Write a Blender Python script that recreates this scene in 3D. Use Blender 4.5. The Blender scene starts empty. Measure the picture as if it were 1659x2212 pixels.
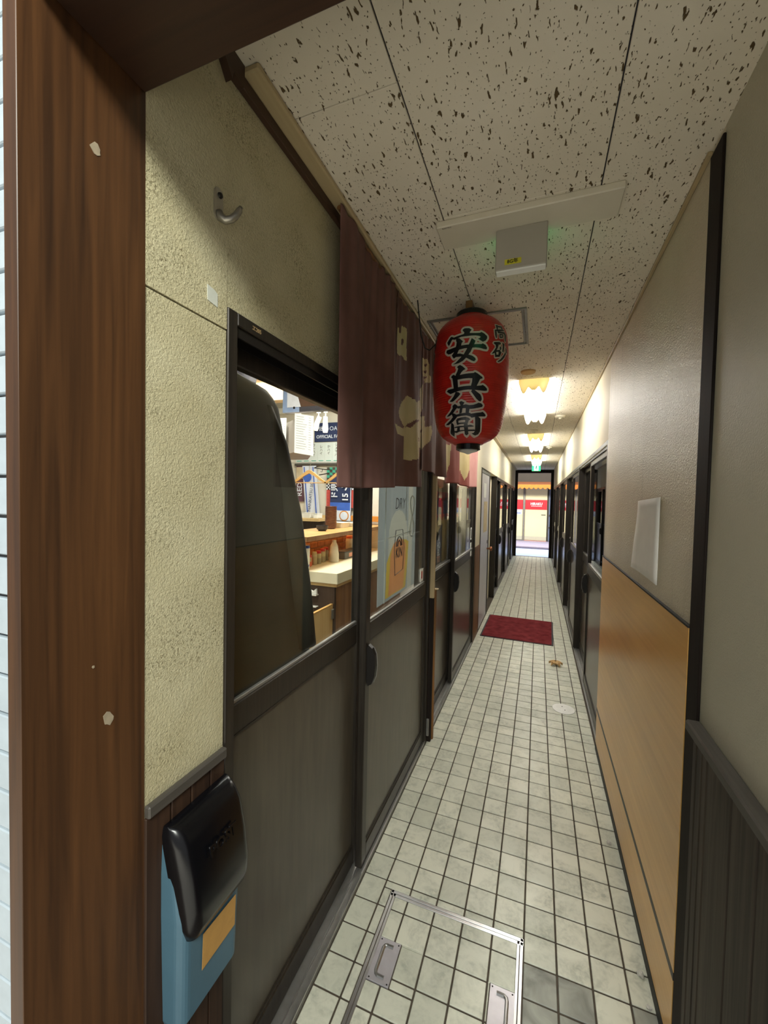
import bpy, bmesh, math, random
from mathutils import Vector, Matrix
from mathutils.geometry import tessellate_polygon
R = math.radians
random.seed(7)
S = bpy.context.scene
C = S.collection

# ---------------------------------------------------------------- camera, world, exposure
W, H = 1659, 2212
cd = bpy.data.cameras.new('camera'); cam = bpy.data.objects.new('camera', cd); C.objects.link(cam)
cd.sensor_fit = 'VERTICAL'; cd.sensor_height = 36.0
cd.lens = 878.2 / H * 36.0
cd.clip_start = 0.02; cd.clip_end = 200
yaw, pitch, roll = 0.361523, -0.031725, 0.020851
f = Vector((-math.sin(yaw)*math.cos(pitch), math.cos(yaw)*math.cos(pitch), math.sin(pitch)))
r0 = Vector((math.cos(yaw), math.sin(yaw), 0)); u0 = r0.cross(f)
rr = math.cos(roll)*r0 + math.sin(roll)*u0; uu = -math.sin(roll)*r0 + math.cos(roll)*u0
mw = Matrix((rr, uu, -f)).transposed().to_4x4(); mw.translation = Vector((0.52983, -1.52504, 1.55440))
cam.matrix_world = mw
S.camera = cam
S.view_settings.view_transform = 'Standard'; S.view_settings.look = 'None'
S.view_settings.gamma = 1.0; S.view_settings.use_curve_mapping = False
S.view_settings.exposure = 0.0
wd = bpy.data.worlds.new('sky'); S.world = wd; wd.use_nodes = True
bg = wd.node_tree.nodes['Background']; bg.inputs[0].default_value = (0.97, 0.98, 1.0, 1); bg.inputs[1].default_value = 0.42

def area(name, loc, rot, sx, sy, power, col=(1, 1, 1)):
    l = bpy.data.lights.new(name, 'AREA'); l.shape = 'RECTANGLE'; l.size = sx; l.size_y = sy
    l.energy = power; l.color = col
    o = bpy.data.objects.new(name, l); o.location = loc; o.rotation_euler = rot; C.objects.link(o); return o
def aim(o, tgt):
    o.rotation_euler = (Vector(tgt) - o.location).to_track_quat('-Z', 'Y').to_euler()
# street-side lamp above and behind the camera, in front of the entrance
a = area('street_lamp_light', (1.0, -2.75, 3.05), (0, 0, 0), 0.9, 0.45, 92, (0.97, 1.0, 0.92)); aim(a, (-0.1, -0.6, 1.4))
# added unseen light over the pavement; its bounce brightens the near ceiling
a = area('pavement_fill_light', (0.6, -4.2, 4.2), (0, 0, 0), 2.4, 1.6, 155, (1.0, 0.99, 0.94)); a.data.spread = R(84)
# added unseen lights that brighten the far road and the shop front
area('road_fill_light', (0.2, 13.2, 4.6), (0, 0, 0), 5.0, 3.0, 430, (0.92, 0.96, 1.0))
a = area('shop_fill_light', (0.4, 11.7, 2.9), (0, 0, 0), 4.0, 0.4, 240, (1.0, 0.98, 0.94)); aim(a, (0.4, 15.5, 1.2))
# restaurant ceiling lamps
area('restaurant_lamp_light', (-1.05, 0.5, 2.86), (0, 0, 0), 0.3, 1.2, 62, (1.0, 0.97, 0.92))
area('restaurant_lamp_light', (-2.1, 2.0, 2.86), (0, 0, 0), 1.2, 0.3, 62, (1.0, 0.97, 0.92))
area('restaurant_lamp_light', (-0.75, 2.2, 2.86), (0, 0, 0), 0.3, 1.2, 55, (1.0, 0.97, 0.92))

# ---------------------------------------------------------------- colours and materials
def lin(c):
    if isinstance(c, str):
        c = [int(c[i:i+2], 16)/255 for i in (0, 2, 4)]
    return tuple((x/12.92 if x <= .04045 else ((x+.055)/1.055)**2.4) for x in c) + (1,)
MATS = {}
class NT:
    def __init__(s, name):
        s.m = bpy.data.materials.new(name); s.m.use_nodes = True; s.t = s.m.node_tree
        s.b = s.t.nodes['Principled BSDF']; s.out = s.t.nodes['Material Output']
    def n(s, typ, **k):
        x = s.t.nodes.new(typ)
        for a, v in k.items(): setattr(x, a, v)
        return x
    def l(s, a, b): s.t.links.new(a, b)
    def pos(s, scale=(1, 1, 1), rot=(0, 0, 0), world=True):
        g = s.n('ShaderNodeNewGeometry').outputs['Position'] if world else s.n('ShaderNodeTexCoord').outputs['Object']
        mp = s.n('ShaderNodeMapping'); mp.inputs['Scale'].default_value = scale; mp.inputs['Rotation'].default_value = rot
        s.l(g, mp.inputs[0]); return mp.outputs[0]
    def noise(s, vec, scale=1, detail=3, dist=0, rough=.5):
        x = s.n('ShaderNodeTexNoise'); x.inputs['Scale'].default_value = scale; x.inputs['Detail'].default_value = detail
        x.inputs['Distortion'].default_value = dist; x.inputs['Roughness'].default_value = rough
        s.l(vec, x.inputs['Vector']); return x.outputs['Fac']
    def ramp(s, fac, stops):
        x = s.n('ShaderNodeValToRGB'); e = x.color_ramp.elements
        while len(e) < len(stops): e.new(.5)
        for i, (p, c) in enumerate(stops):
            e[i].position = p; e[i].color = lin(c) if not isinstance(c, (int, float)) else (c, c, c, 1)
        s.l(fac, x.inputs[0]); return x.outputs[0]
    def mix(s, fac, a, b, mode='MIX'):
        x = s.n('ShaderNodeMix', data_type='RGBA', blend_type=mode)
        for sk, v in ((x.inputs[0], fac), (x.inputs[6], a), (x.inputs[7], b)):
            if hasattr(v, 'is_linked'): s.l(v, sk)
            elif isinstance(v, (int, float)): sk.default_value = v
            else: sk.default_value = lin(v)
        return x.outputs[2]
    def math(s, op, a, b=0):
        x = s.n('ShaderNodeMath', operation=op)
        for i, v in enumerate((a, b)):
            if hasattr(v, 'is_linked'): s.l(v, x.inputs[i])
            else: x.inputs[i].default_value = v
        return x.outputs[0]
    def col(s, c):
        if hasattr(c, 'is_linked'): s.l(c, s.b.inputs['Base Color'])
        else: s.b.inputs['Base Color'].default_value = lin(c)
    def set(s, rough=.5, metal=0, spec=.5):
        for nm, v in (('Roughness', rough), ('Metallic', metal), ('Specular IOR Level', spec)):
            if hasattr(v, 'is_linked'): s.l(v, s.b.inputs[nm])
            else: s.b.inputs[nm].default_value = v
    def bump(s, h, strength=.3, dist=.002):
        x = s.n('ShaderNodeBump'); x.inputs['Strength'].default_value = strength; x.inputs['Distance'].default_value = dist
        s.l(h, x.inputs['Height']); s.l(x.outputs[0], s.b.inputs['Normal'])
def plain(name, c, rough=.5, metal=0, var=.12, scale=14, spec=.5, bump=0, bscale=200, world=True, stretch=(1, 1, 1)):
    if name in MATS: return MATS[name]
    t = NT(name); v = t.pos(stretch, world=world)
    nz = t.noise(v, scale, 4)
    c0 = lin(c)
    def sc(k): return tuple(min(1, x*k) for x in c0[:3]) + (1,)
    x = t.n('ShaderNodeValToRGB'); x.color_ramp.elements[0].position = .3; x.color_ramp.elements[1].position = .7
    x.color_ramp.elements[0].color = sc(1-var); x.color_ramp.elements[1].color = sc(1+var); t.l(nz, x.inputs[0])
    t.col(x.outputs[0]); t.set(rough, metal, spec)
    if bump: t.bump(t.noise(v, bscale, 2), bump, .002)
    MATS[name] = t.m; return t.m
def wood(name, dark, light, axis=2, rough=.5, fine=60, spec=.4, lo=.3, hi=.7, bump=.15):
    t = NT(name); sc = [1, 1, 1]; sc = [fine, fine, fine]; sc[axis] = fine*.035
    v = t.pos(sc); n1 = t.noise(v, 1, 5, .6)
    sc2 = [9, 9, 9]; sc2[axis] = .5; n2 = t.noise(t.pos(sc2), 1, 3)
    m = t.math('ADD', t.math('MULTIPLY', n1, .55), t.math('MULTIPLY', n2, .45))
    t.col(t.ramp(m, [(lo, dark), (hi, light)])); t.set(rough, 0, spec)
    if bump: t.bump(n1, bump, .001)
    MATS[name] = t.m; return t.m
def emit(name, c, strength):
    t = NT(name); t.col(c); t.b.inputs['Emission Color'].default_value = lin(c); t.b.inputs['Emission Strength'].default_value = strength
    MATS[name] = t.m; return t.m

def build_materials():
    # glass pane: clear with Fresnel reflection
    t = NT('glass'); t.t.nodes.remove(t.b)
    lw = t.n('ShaderNodeLayerWeight'); lw.inputs[0].default_value = .5
    p5 = t.math('POWER', lw.outputs['Facing'], 5.0); fr = t.math('ADD', t.math('MULTIPLY', p5, .9), .045)
    tr = t.n('ShaderNodeBsdfTransparent'); tr.inputs[0].default_value = (.95, .97, .96, 1)
    gl = t.n('ShaderNodeBsdfGlossy'); gl.inputs['Roughness'].default_value = .0
    mx = t.n('ShaderNodeMixShader'); t.l(fr, mx.inputs[0]); t.l(tr.outputs[0], mx.inputs[1]); t.l(gl.outputs[0], mx.inputs[2])
    t.l(mx.outputs[0], t.out.inputs[0]); MATS['glass'] = t.m
    # rough plaster of the left wall with soot speckles
    t = NT('plaster'); v = t.pos(); g = t.noise(v, 190, 3, .8); s = t.noise(v, 240, 3, 1.4); big = t.noise(v, 5.5, 4, .5)
    base = t.mix(t.ramp(big, [(.3, 0.), (.7, 1.)]), 'B9AF8A', 'C6BE9C')
    k = t.math('MULTIPLY', t.ramp(s, [(.34, 1.), (.50, 0.)]), t.ramp(t.noise(t.pos((4, 5, 9)), 1, 4), [(.38, .08), (.66, 1.)]))
    t.col(t.mix(k, base, '6E6547')); t.set(.55, 0, .35); t.bump(g, .55, .004); MATS['plaster'] = t.m
    # wall covering of the right wall, slightly shiny grain with drip streaks
    t = NT('wallpaper'); v = t.pos(); g = t.noise(v, 170, 3, .6)
    st = t.noise(t.pos((1, 13, .55)), 1, 4, .4); big = t.noise(v, 3, 3)
    base = t.mix(t.ramp(big, [(.3, 0.), (.7, 1.)]), 'CFC3A8', 'DACFB4')
    k = t.math('MULTIPLY', t.ramp(st, [(.58, 0.), (.78, .4)]), 1)
    t.col(t.mix(k, base, '857A60')); t.set(.36, 0, .5); t.bump(g, 1.0, .005); MATS['wallpaper'] = t.m
    t = NT('near_plaster'); v = t.pos(); g = t.noise(v, 230, 2, .6); t.col(t.mix(t.noise(v, 4, 3), 'B2AE99', 'C0BAA4')); t.set(.5, 0, .4); t.bump(g, .45, .003); MATS['near_plaster'] = t.m
    t = NT('upper_plaster'); v = t.pos(); g = t.noise(v, 200, 2)
    t.col(t.mix(t.noise(v, 4, 3), 'D2C8A9', 'DBD2B6')); t.set(.6, 0, .3); t.bump(g, .3, .003); MATS['upper_plaster'] = t.m
    # acoustic ceiling board with wormy fissures running along the corridor
    t = NT('ceiling_board')
    def worms(scale, wob, lo, var, seed):
        v = t.pos(scale); nz = t.n('ShaderNodeTexNoise'); nz.inputs['Scale'].default_value = 1.3; nz.inputs['Detail'].default_value = 3; t.l(v, nz.inputs['Vector'])
        sub = t.n('ShaderNodeVectorMath', operation='SCALE'); sub.inputs[3].default_value = wob; t.l(nz.outputs['Color'], sub.inputs[0])
        ad = t.n('ShaderNodeVectorMath', operation='ADD'); t.l(v, ad.inputs[0]); t.l(sub.outputs[0], ad.inputs[1])
        vo = t.n('ShaderNodeTexVoronoi', voronoi_dimensions='2D'); vo.inputs['Scale'].default_value = 1; t.l(ad.outputs[0], vo.inputs['Vector'])
        sp = t.n('ShaderNodeSeparateColor'); t.l(vo.outputs['Color'], sp.inputs[0])
        th = t.math('ADD', t.math('MULTIPLY', sp.outputs[seed], var), lo)
        return t.ramp(t.math('SUBTRACT', th, vo.outputs['Distance']), [(0., 0.), (.05, 1.)])
    k = t.math('MAXIMUM', worms((78, 27, 1), 1.5, -.12, .36, 0), worms((120, 75, 1), .8, -.16, .34, 1))
    big = t.noise(t.pos((2.5, 2.5, 1)), 1, 3)
    base = t.mix(t.ramp(big, [(.3, 0.), (.7, 1.)]), 'DAD1BD', 'E4DCCB')
    t.col(t.mix(k, base, '5A4A30')); t.set(.8, 0, .2)
    t.bump(t.math('MULTIPLY', k, -1), .8, .004); MATS['ceiling_board'] = t.m
    # floor tile: glazed pale green-grey, trodden dirt
    t = NT('floor_tile'); oi = t.n('ShaderNodeObjectInfo'); v = t.pos()
    base = t.ramp(oi.outputs['Random'], [(0, 'C6C7B5'), (.55, 'D2D2C0'), (1, 'DAD9C6')])
    d1 = t.noise(v, 9, 5, .8, .65); d2 = t.noise(v, 60, 3, .5)
    k = t.math('MULTIPLY', t.ramp(d1, [(.42, 0.), (.72, .85)]), t.ramp(d2, [(.35, .25), (.65, 1.)]))
    t.col(t.mix(k, base, '979B8C')); t.set(t.ramp(d1, [(.3, .28), (.7, .5)]), 0, .5); t.bump(t.noise(v, 45, 3), .12, .001); MATS['floor_tile'] = t.m
    t = NT('grimy_tile'); v = t.pos(); d1 = t.noise(v, 12, 5, .8)
    t.col(t.ramp(d1, [(.3, '6E6E66'), (.7, 'A3A498')])); t.set(.45); MATS['grimy_tile'] = t.m
    plain('grout', '4A4136', .9, var=.25, scale=40)
    wood('post_wood', '26180F', '664326', 2, .40, 70, .4, .28, .74)
    wood('header_wood', '22140C', '3A2416', 0, .5, 60)
    wood('dark_wood', '15100D', '261C16', 2, .7, 60, .2)
    wood('plank_wood', '211B15', '5A5044', 2, .6, 75, .3, .32, .75, .5)
    wood('left_plank', '2A1C14', '4A3424', 2, .6, 75, .3, .32, .75, .4)
    wood('cap_wood', '3A352E', '55504A', 1, .5, 60)
    wood('jamb_wood', '4A2E17', '8A6136', 2, .5, 60)
    wood('pale_strip', 'A08C68', 'B9A680', 2, .5, 60)
    wood('cornice_wood', 'A3906A', 'B8A680', 1, .5, 50)
    wood('brown_strip', '35241A', '4C3626', 1, .5, 50)
    wood('oak_panel', 'D09B50', 'E8B76A', 1, .30, 55, .5, .28, .72, .03)
    wood('gate_wood', 'C9A870', 'DCC08A', 2, .5, 40)
    wood('shelf_wood', 'B98A50', 'D6AC70', 1, .4, 40)
    wood('counter_wood', '6B4A2E', '95704A', 2, .5, 40)
    wood('dark_counter', '35281F', '564437', 2, .5, 40)
    wood('hanger_wood', 'BE9050', 'D8B070', 0, .4, 50)
    # bronze anodised aluminium and grey kick panel
    t = NT('bronze'); v = t.pos((1, 1, .05)); n1 = t.noise(v, 120, 2)
    t.col(t.ramp(n1, [(.3, '2B2621'), (.7, '39332B')])); t.set(.38, .35, .5); MATS['bronze'] = t.m
    t = NT('bronze_dark'); t.col('1D1A18'); t.set(.4, .2, .5); MATS['bronze_dark'] = t.m
    t = NT('kick_panel'); v = t.pos((1, 1, .12)); n1 = t.noise(v, 40, 4); v2 = t.pos((400, 400, 400)); n2 = t.noise(v2, 1, 2)
    t.col(t.ramp(n1, [(.3, '463F34'), (.7, '544C3F')])); t.set(.28, .1, .5); t.bump(n2, .15, .0006); MATS['kick_panel'] = t.m
    plain('alu', 'B8B8B6', .3, .9, .06, 30); plain('alu_dull', '8F8D88', .45, .7, .1, 30)
    plain('steel_plate', 'B9B6BA', .35, .6, .06, 30)
    plain('black_plastic', '0A0A0D', .24, 0, .1, 20, .45)
    plain('black_matte', '14130F', .6); plain('cable', '12100F', .5)
    plain('mail_blue', '466676', .45, 0, .07, 9); plain('mail_label', 'B98D4A', .6, 0, .06, 60)
    plain('lid_dusty', '3A3935', .4, 0, .15, 30)
    plain('paper_white', 'F0EDE6', .7, 0, .03, 12); plain('paper_bright', 'EEF0EA', .7, 0, .02); plain('tape_white', 'C9CBBE', .6, 0, .04)
    plain('chrome', 'A5A092', .35, .7, .05); plain('screw', '24221E', .4, .6)
    plain('sign_white', 'D3CCB8', .45, 0, .02); plain('sign_grey', 'A7A294', .5, 0, .02); plain('yellow_label', 'C7C22E', .6, 0, .05)
    plain('ink', '0E0D0C', .6); plain('ink_soft', '54524C', .7); plain('pencil', '9FA29C', .7)
    t = NT('lantern_red'); v = t.pos((1, 1, 1), world=False); n1 = t.noise(v, 25, 4)
    t.col(t.ramp(n1, [(.3, 'A01812'), (.7, 'BC2119')])); t.set(.35, 0, .5); MATS['lantern_red'] = t.m
    plain('lantern_white', 'BDB0A4', .45, 0, .05); plain('lantern_ink', '0B0C12', .35, 0, .1)
    # noren cloth
    for nm, a, b, tl in (('noren_brown', '64463F', '785750', .06), ('noren_cream', 'BFB182', 'CCBF96', .06), ('noren2_red', '8E4A40', 'A5625A', .35), ('noren2_cream', 'C7B27C', 'D6C79A', .3), ('noren2_pink', 'C79089', 'D6A69E', .3)):
        t = NT(nm); v = t.pos((900, 900, 900)); n1 = t.noise(v, 1, 1); n2 = t.noise(t.pos(), 6, 3)
        t.col(t.ramp(n2, [(.3, a), (.7, b)])); t.set(.75, 0, .25); t.bump(n1, .15, .0005)
        tb = t.n('ShaderNodeBsdfTranslucent'); tb.inputs[0].default_value = lin(b)
        mx = t.n('ShaderNodeMixShader'); mx.inputs[0].default_value = tl
        t.l(t.b.outputs[0], mx.inputs[1]); t.l(tb.outputs[0], mx.inputs[2]); t.l(mx.outputs[0], t.out.inputs[0]); MATS[nm] = t.m
    t = NT('mat_red'); v = t.pos((1, 1, 1)); n1 = t.noise(v, 260, 2); n2 = t.noise(v, 12, 4)
    t.col(t.mix(t.ramp(n2, [(.3, 0.), (.7, 1.)]), '6C2226', '8C3A3E')); t.set(.95, 0, .1); t.bump(n1, 1, .006); MATS['mat_red'] = t.m
    plain('mat_edge', '3E3A3C', .8); plain('brown_leaf', 'C9A570', .7, 0, .15, 60); plain('drain_white', 'EAE9E2', .35, 0, .04, 40)
    plain('debris', 'C9C6BC', .8)
    emit('lamp_diffuser', 'FBFAF6', 15.0)
    t = NT('lamp_cap'); t.col('D8CBA2'); t.set(.5); tb = t.n('ShaderNodeBsdfTranslucent'); tb.inputs[0].default_value = lin('E0D2A8')
    mx = t.n('ShaderNodeMixShader'); mx.inputs[0].default_value = .07; t.l(t.b.outputs[0], mx.inputs[1]); t.l(tb.outputs[0], mx.inputs[2]); t.l(mx.outputs[0], t.out.inputs[0]); MATS['lamp_cap'] = t.m
    emit('exit_green', '2FD080', 2.4); emit('exit_white', 'D8F5E4', 2.2)
    plain('detector', 'C79F66', .5, 0, .03); plain('detector_white', 'D8D2C0', .5, 0, .03)
    # restaurant
    plain('inner_wall', 'D8D4C6', .7, 0, .04, 5); plain('inner_ceiling', 'B9B6A8', .8, 0, .08, 40); plain('inner_floor', '6A5A48', .6)
    plain('bulkhead', 'C9A878', .6, 0, .03, 6); plain('coat_cloth', '47443A', .9, 0, .12, 6, .2)
    plain('counter_top', 'E6DFC0', .35, 0, .03, 10); plain('counter_edge', 'C2BFA6', .5, 0, .03)
    plain('bowl_brown', '6A4232', .35, 0, .12); plain('bowl_black', '26262B', .35); plain('white_plastic', 'E0DFD6', .4, 0, .03)
    plain('cap_red', 'B8281E', .4); plain('cap_blue', '2F4FA8', .4); plain('spice_red', 'C8603A', .5); plain('spice_pale', 'B9AE86', .5); plain('spice_grey', '9A9478', .5)
    plain('sauce_jar', 'D8D2C2', .4, 0, .05); plain('orange_cap', 'D2602A', .4); plain('grey_box', '5E5C58', .5); plain('pink_label', 'E0A08A', .6)
    plain('brick_red', 'A5683C', .8, 0, .25, 30, .3, .4, 90); plain('brick_mortar', 'C9A070', .9)
    plain('tv_bezel', '8FA3C4', .4); plain('tv_screen', '5A4436', .25, 0, .05); plain('tv_reflection', 'D8DAE0', .4); plain('tv_dark', '3F3D42', .5)
    plain('cabinet_grey', 'A59C90', .5, 0, .05); plain('navy', '24335A', .8, 0, .1); plain('navy_light', '3D5A96', .8, 0, .1)
    plain('scarf_white', 'DCE3EE', .85, 0, .03); plain('scarf_blue', '3E66C0', .85); plain('scarf_maroon', '5A3A48', .85, 0, .15); plain('scarf_tan', 'C9BA9A', .85, 0, .1)
    plain('scarf_red', 'D2564E', .85, 0, .08); plain('green_check', '3FA58A', .85, 0, .05); plain('orange_wood', 'C98434', .5, 0, .06)
    plain('rail_dark', '4B4740', .5); plain('strip_paper', 'D6E0DC', .7, 0, .03)
    emit('spot_bulb', 'FFE0A0', 9.0); emit('tube_light', 'FFFFFF', 4.0)
    emit('shelf_strip', 'FFB860', 8.0)
    for nm, c_ in (('poster_grey', '9AA4A6'), ('poster_pale', 'B9BDB2'), ('poster_amber', 'C98F5E'), ('poster_yellow', 'C2AC52')):
        t = NT(nm); t.col(c_); t.set(.35); tb = t.n('ShaderNodeBsdfTranslucent'); tb.inputs[0].default_value = lin(c_)
        mx = t.n('ShaderNodeMixShader'); mx.inputs[0].default_value = .36; t.l(t.b.outputs[0], mx.inputs[1]); t.l(tb.outputs[0], mx.inputs[2]); t.l(mx.outputs[0], t.out.inputs[0]); MATS[nm] = t.m
    plain('poster_line', 'D6D8D0', .4); plain('poster_ink', '4A4650', .4); plain('sticker_red', 'B83A34', .5)
    plain('poster_red', 'C2463E', .4, 0, .2, 60); plain('poster_navy', '34405E', .4, 0, .2, 60); plain('poster_tan', 'B49A66', .4, 0, .2, 40); plain('poster_lilac', 'B9BCD8', .4, 0, .08)
    plain('gold', 'B59A70', .4, .4)
    # outside
    plain('facade_tile', 'B6C2CA', .35, 0, .06, 30); plain('facade_joint', '6C6A68', .9)
    plain('road', 'A3B2D4', .8, 0, .05, 30); plain('sidewalk', '978FA2', .8, 0, .08, 30); plain('forecourt', 'C6C2B8', .8, 0, .08, 12); plain('kerb', '6E6670', .8)
    plain('shutter_cream', 'F0E3AE', .55, 0, .03, 3); plain('shop_red', 'CE1A26', .5, 0, .04); plain('shop_post', '8C8678', .4, .3)
    plain('shop_wall', '352D22', .8, 0, .08, 4); plain('awning_orange', 'B8680F', .7, 0, .1, 12); plain('awning_dark', '6E3A14', .7, 0, .15, 12)
    plain('window_blue', '8E9CB8', .2, 0, .1, 8); plain('door_white', 'C9C8CC', .4, 0, .03, 5); plain('knob', 'A0623C', .35, .5); plain('flyer', 'C9B68E', .7, 0, .15, 18)
    plain('room_dark', '2A2A2E', .8); plain('pale_blue', 'B8CDD0', .5)
    plain('chip', '9A8C74', .8, 0, .2, 60); plain('socket', 'C9CCC8', .2, 0, .03)
build_materials()

# ---------------------------------------------------------------- mesh helpers
class MB:
    def __init__(s): s.v = []; s.f = []; s.mi = []
    def quad(s, a, b, c, d, mi=0):
        n = len(s.v); s.v += [a, b, c, d]; s.f.append((n, n+1, n+2, n+3)); s.mi.append(mi); return s
    def box(s, x0, x1, y0, y1, z0, z1, ch=0.0, mi=0):
        if ch <= 0 or min(x1-x0, y1-y0, z1-z0) < 2.2*ch:
            n = len(s.v)
            s.v += [(x, y, z) for x in (x0, x1) for y in (y0, y1) for z in (z0, z1)]
            for q in ((0, 1, 3, 2), (4, 6, 7, 5), (0, 4, 5, 1), (2, 3, 7, 6), (0, 2, 6, 4), (1, 5, 7, 3)):
                s.f.append(tuple(n+i for i in q)); s.mi.append(mi)
            return s
        n = len(s.v); X = (x0, x1); Y = (y0, y1); Z = (z0, z1); idx = {}
        for i in (0, 1):
            for j in (0, 1):
                for k in (0, 1):
                    sx = ch if i == 0 else -ch; sy = ch if j == 0 else -ch; sz = ch if k == 0 else -ch
                    for ax, p in enumerate(((X[i], Y[j]+sy, Z[k]+sz), (X[i]+sx, Y[j], Z[k]+sz), (X[i]+sx, Y[j]+sy, Z[k]))):
                        idx[i, j, k, ax] = len(s.v); s.v.append(p)
        F = []
        for i in (0, 1):
            q = [idx[i, 0, 0, 0], idx[i, 0, 1, 0], idx[i, 1, 1, 0], idx[i, 1, 0, 0]]; F.append(q if i == 0 else q[::-1])
            q = [idx[0, i, 0, 1], idx[1, i, 0, 1], idx[1, i, 1, 1], idx[0, i, 1, 1]]; F.append(q if i == 0 else q[::-1])
            q = [idx[0, 0, i, 2], idx[0, 1, i, 2], idx[1, 1, i, 2], idx[1, 0, i, 2]]; F.append(q if i == 0 else q[::-1])
        for a in (0, 1):
            for b in (0, 1):
                F.append([idx[a, b, 0, 0], idx[a, b, 1, 0], idx[a, b, 1, 1], idx[a, b, 0, 1]])
                F.append([idx[a, 0, b, 0], idx[a, 1, b, 0], idx[a, 1, b, 2], idx[a, 0, b, 2]])
                F.append([idx[0, a, b, 1], idx[1, a, b, 1], idx[1, a, b, 2], idx[0, a, b, 2]])
                for c in (0, 1): F.append([idx[a, b, c, 0], idx[a, b, c, 1], idx[a, b, c, 2]])
        for q in F: s.f.append(tuple(q)); s.mi.append(mi)
        return s
    def prism(s, poly, fn, d0, d1, mi=0):
        """poly: 2-D outline, fn(u,v,d) -> xyz, extruded from depth d0 to d1"""
        n = len(s.v); m = len(poly)
        s.v += [fn(u, v, d0) for u, v in poly] + [fn(u, v, d1) for u, v in poly]
        tri = tessellate_polygon([[Vector((u, v, 0)) for u, v in poly]])
        for t in tri:
            s.f.append((n+t[0], n+t[1], n+t[2])); s.f.append((n+m+t[2], n+m+t[1], n+m+t[0])); s.mi += [mi, mi]
        for i in range(m):
            j = (i+1) % m; s.f.append((n+i, n+j, n+m+j, n+m+i)); s.mi.append(mi)
        return s
    def flat(s, poly, fn, mi=0):
        n = len(s.v); s.v += [fn(u, v, 0) for u, v in poly]
        for t in tessellate_polygon([[Vector((u, v, 0)) for u, v in poly]]): s.f.append((n+t[0], n+t[1], n+t[2])); s.mi.append(mi)
        return s
    def lathe(s, prof, cx, cy, seg=24, mi=0, axis='z', cap=True, base=(0, 0, 0)):
        n = len(s.v); m = len(prof)
        for r, h in prof:
            for k in range(seg):
                a = 2*math.pi*k/seg; p, q = r*math.cos(a), r*math.sin(a)
                s.v.append((cx+p, cy+q, h) if axis == 'z' else ((h, cx+p, cy+q) if axis == 'x' else (cx+p, h, cy+q)))
        for i in range(m-1):
            for k in range(seg):
                k2 = (k+1) % seg; s.f.append((n+i*seg+k, n+i*seg+k2, n+(i+1)*seg+k2, n+(i+1)*seg+k)); s.mi.append(mi)
        if cap:
            s.f.append(tuple(n+k for k in range(seg))[::-1]); s.f.append(tuple(n+(m-1)*seg+k for k in range(seg))); s.mi += [mi, mi]
        return s
    def tube(s, pts, r, seg=8, mi=0):
        pts = [Vector(p) for p in pts]; n0 = len(s.v); m = len(pts)
        up = Vector((.31, .17, .93))
        for i, p in enumerate(pts):
            t = (pts[min(i+1, m-1)] - pts[max(i-1, 0)]).normalized()
            a = t.cross(up); a = a.normalized() if a.length > 1e-3 else t.orthogonal().normalized(); b = t.cross(a)
            rad = r[i] if isinstance(r, (list, tuple)) else r
            for k in range(seg):
                w = 2*math.pi*k/seg; s.v.append(tuple(p + a*(rad*math.cos(w)) + b*(rad*math.sin(w))))
        for i in range(m-1):
            for k in range(seg):
                k2 = (k+1) % seg; s.f.append((n0+i*seg+k, n0+i*seg+k2, n0+(i+1)*seg+k2, n0+(i+1)*seg+k)); s.mi.append(mi)
        s.f.append(tuple(n0+k for k in range(seg))[::-1]); s.f.append(tuple(n0+(m-1)*seg+k for k in range(seg))); s.mi += [mi, mi]
        return s
LOC = {}
def obj(name, mb, mats, parent=None, at=None, smooth=False, kind=None):
    """link one mesh object; vertices are given in world space, stored relative to the thing's base"""
    me = bpy.data.meshes.new(name)
    o = bpy.data.objects.new(name, me); C.objects.link(o)
    org = LOC[parent.name] if parent else Vector(at if at is not None else (0, 0, 0))
    LOC[o.name] = org
    me.from_pydata([tuple(Vector(p)-org) for p in mb.v], [], mb.f)
    for m in (mats if isinstance(mats, (list, tuple)) else [mats]): me.materials.append(MATS[m])
    me.polygons.foreach_set('material_index', mb.mi)
    bm = bmesh.new(); bm.from_mesh(me); bmesh.ops.recalc_face_normals(bm, faces=bm.faces); bm.to_mesh(me); bm.free()
    if smooth: me.polygons.foreach_set('use_smooth', [True]*len(me.polygons))
    me.update()
    if parent: o.parent = parent
    else: o.location = org
    if kind: o['kind'] = kind
    return o
def root(name, loc, label=None, cat=None, group=None, kind=None):
    o = bpy.data.objects.new(name, None); C.objects.link(o); o.location = loc; o.empty_display_size = .05
    LOC[o.name] = Vector(loc)
    return tag(o, label, cat, group, kind)
def tag(o, label=None, cat=None, group=None, kind=None):
    for k, v in (('label', label), ('category', cat), ('group', group), ('kind', kind)):
        if v: o[k] = v
    return o
def struct(name, mb, mats, at=(0, 0, 0)): return obj(name, mb, mats, None, at, kind='structure')
def bx(*a, **k): return MB().box(*a, **k)
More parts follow.
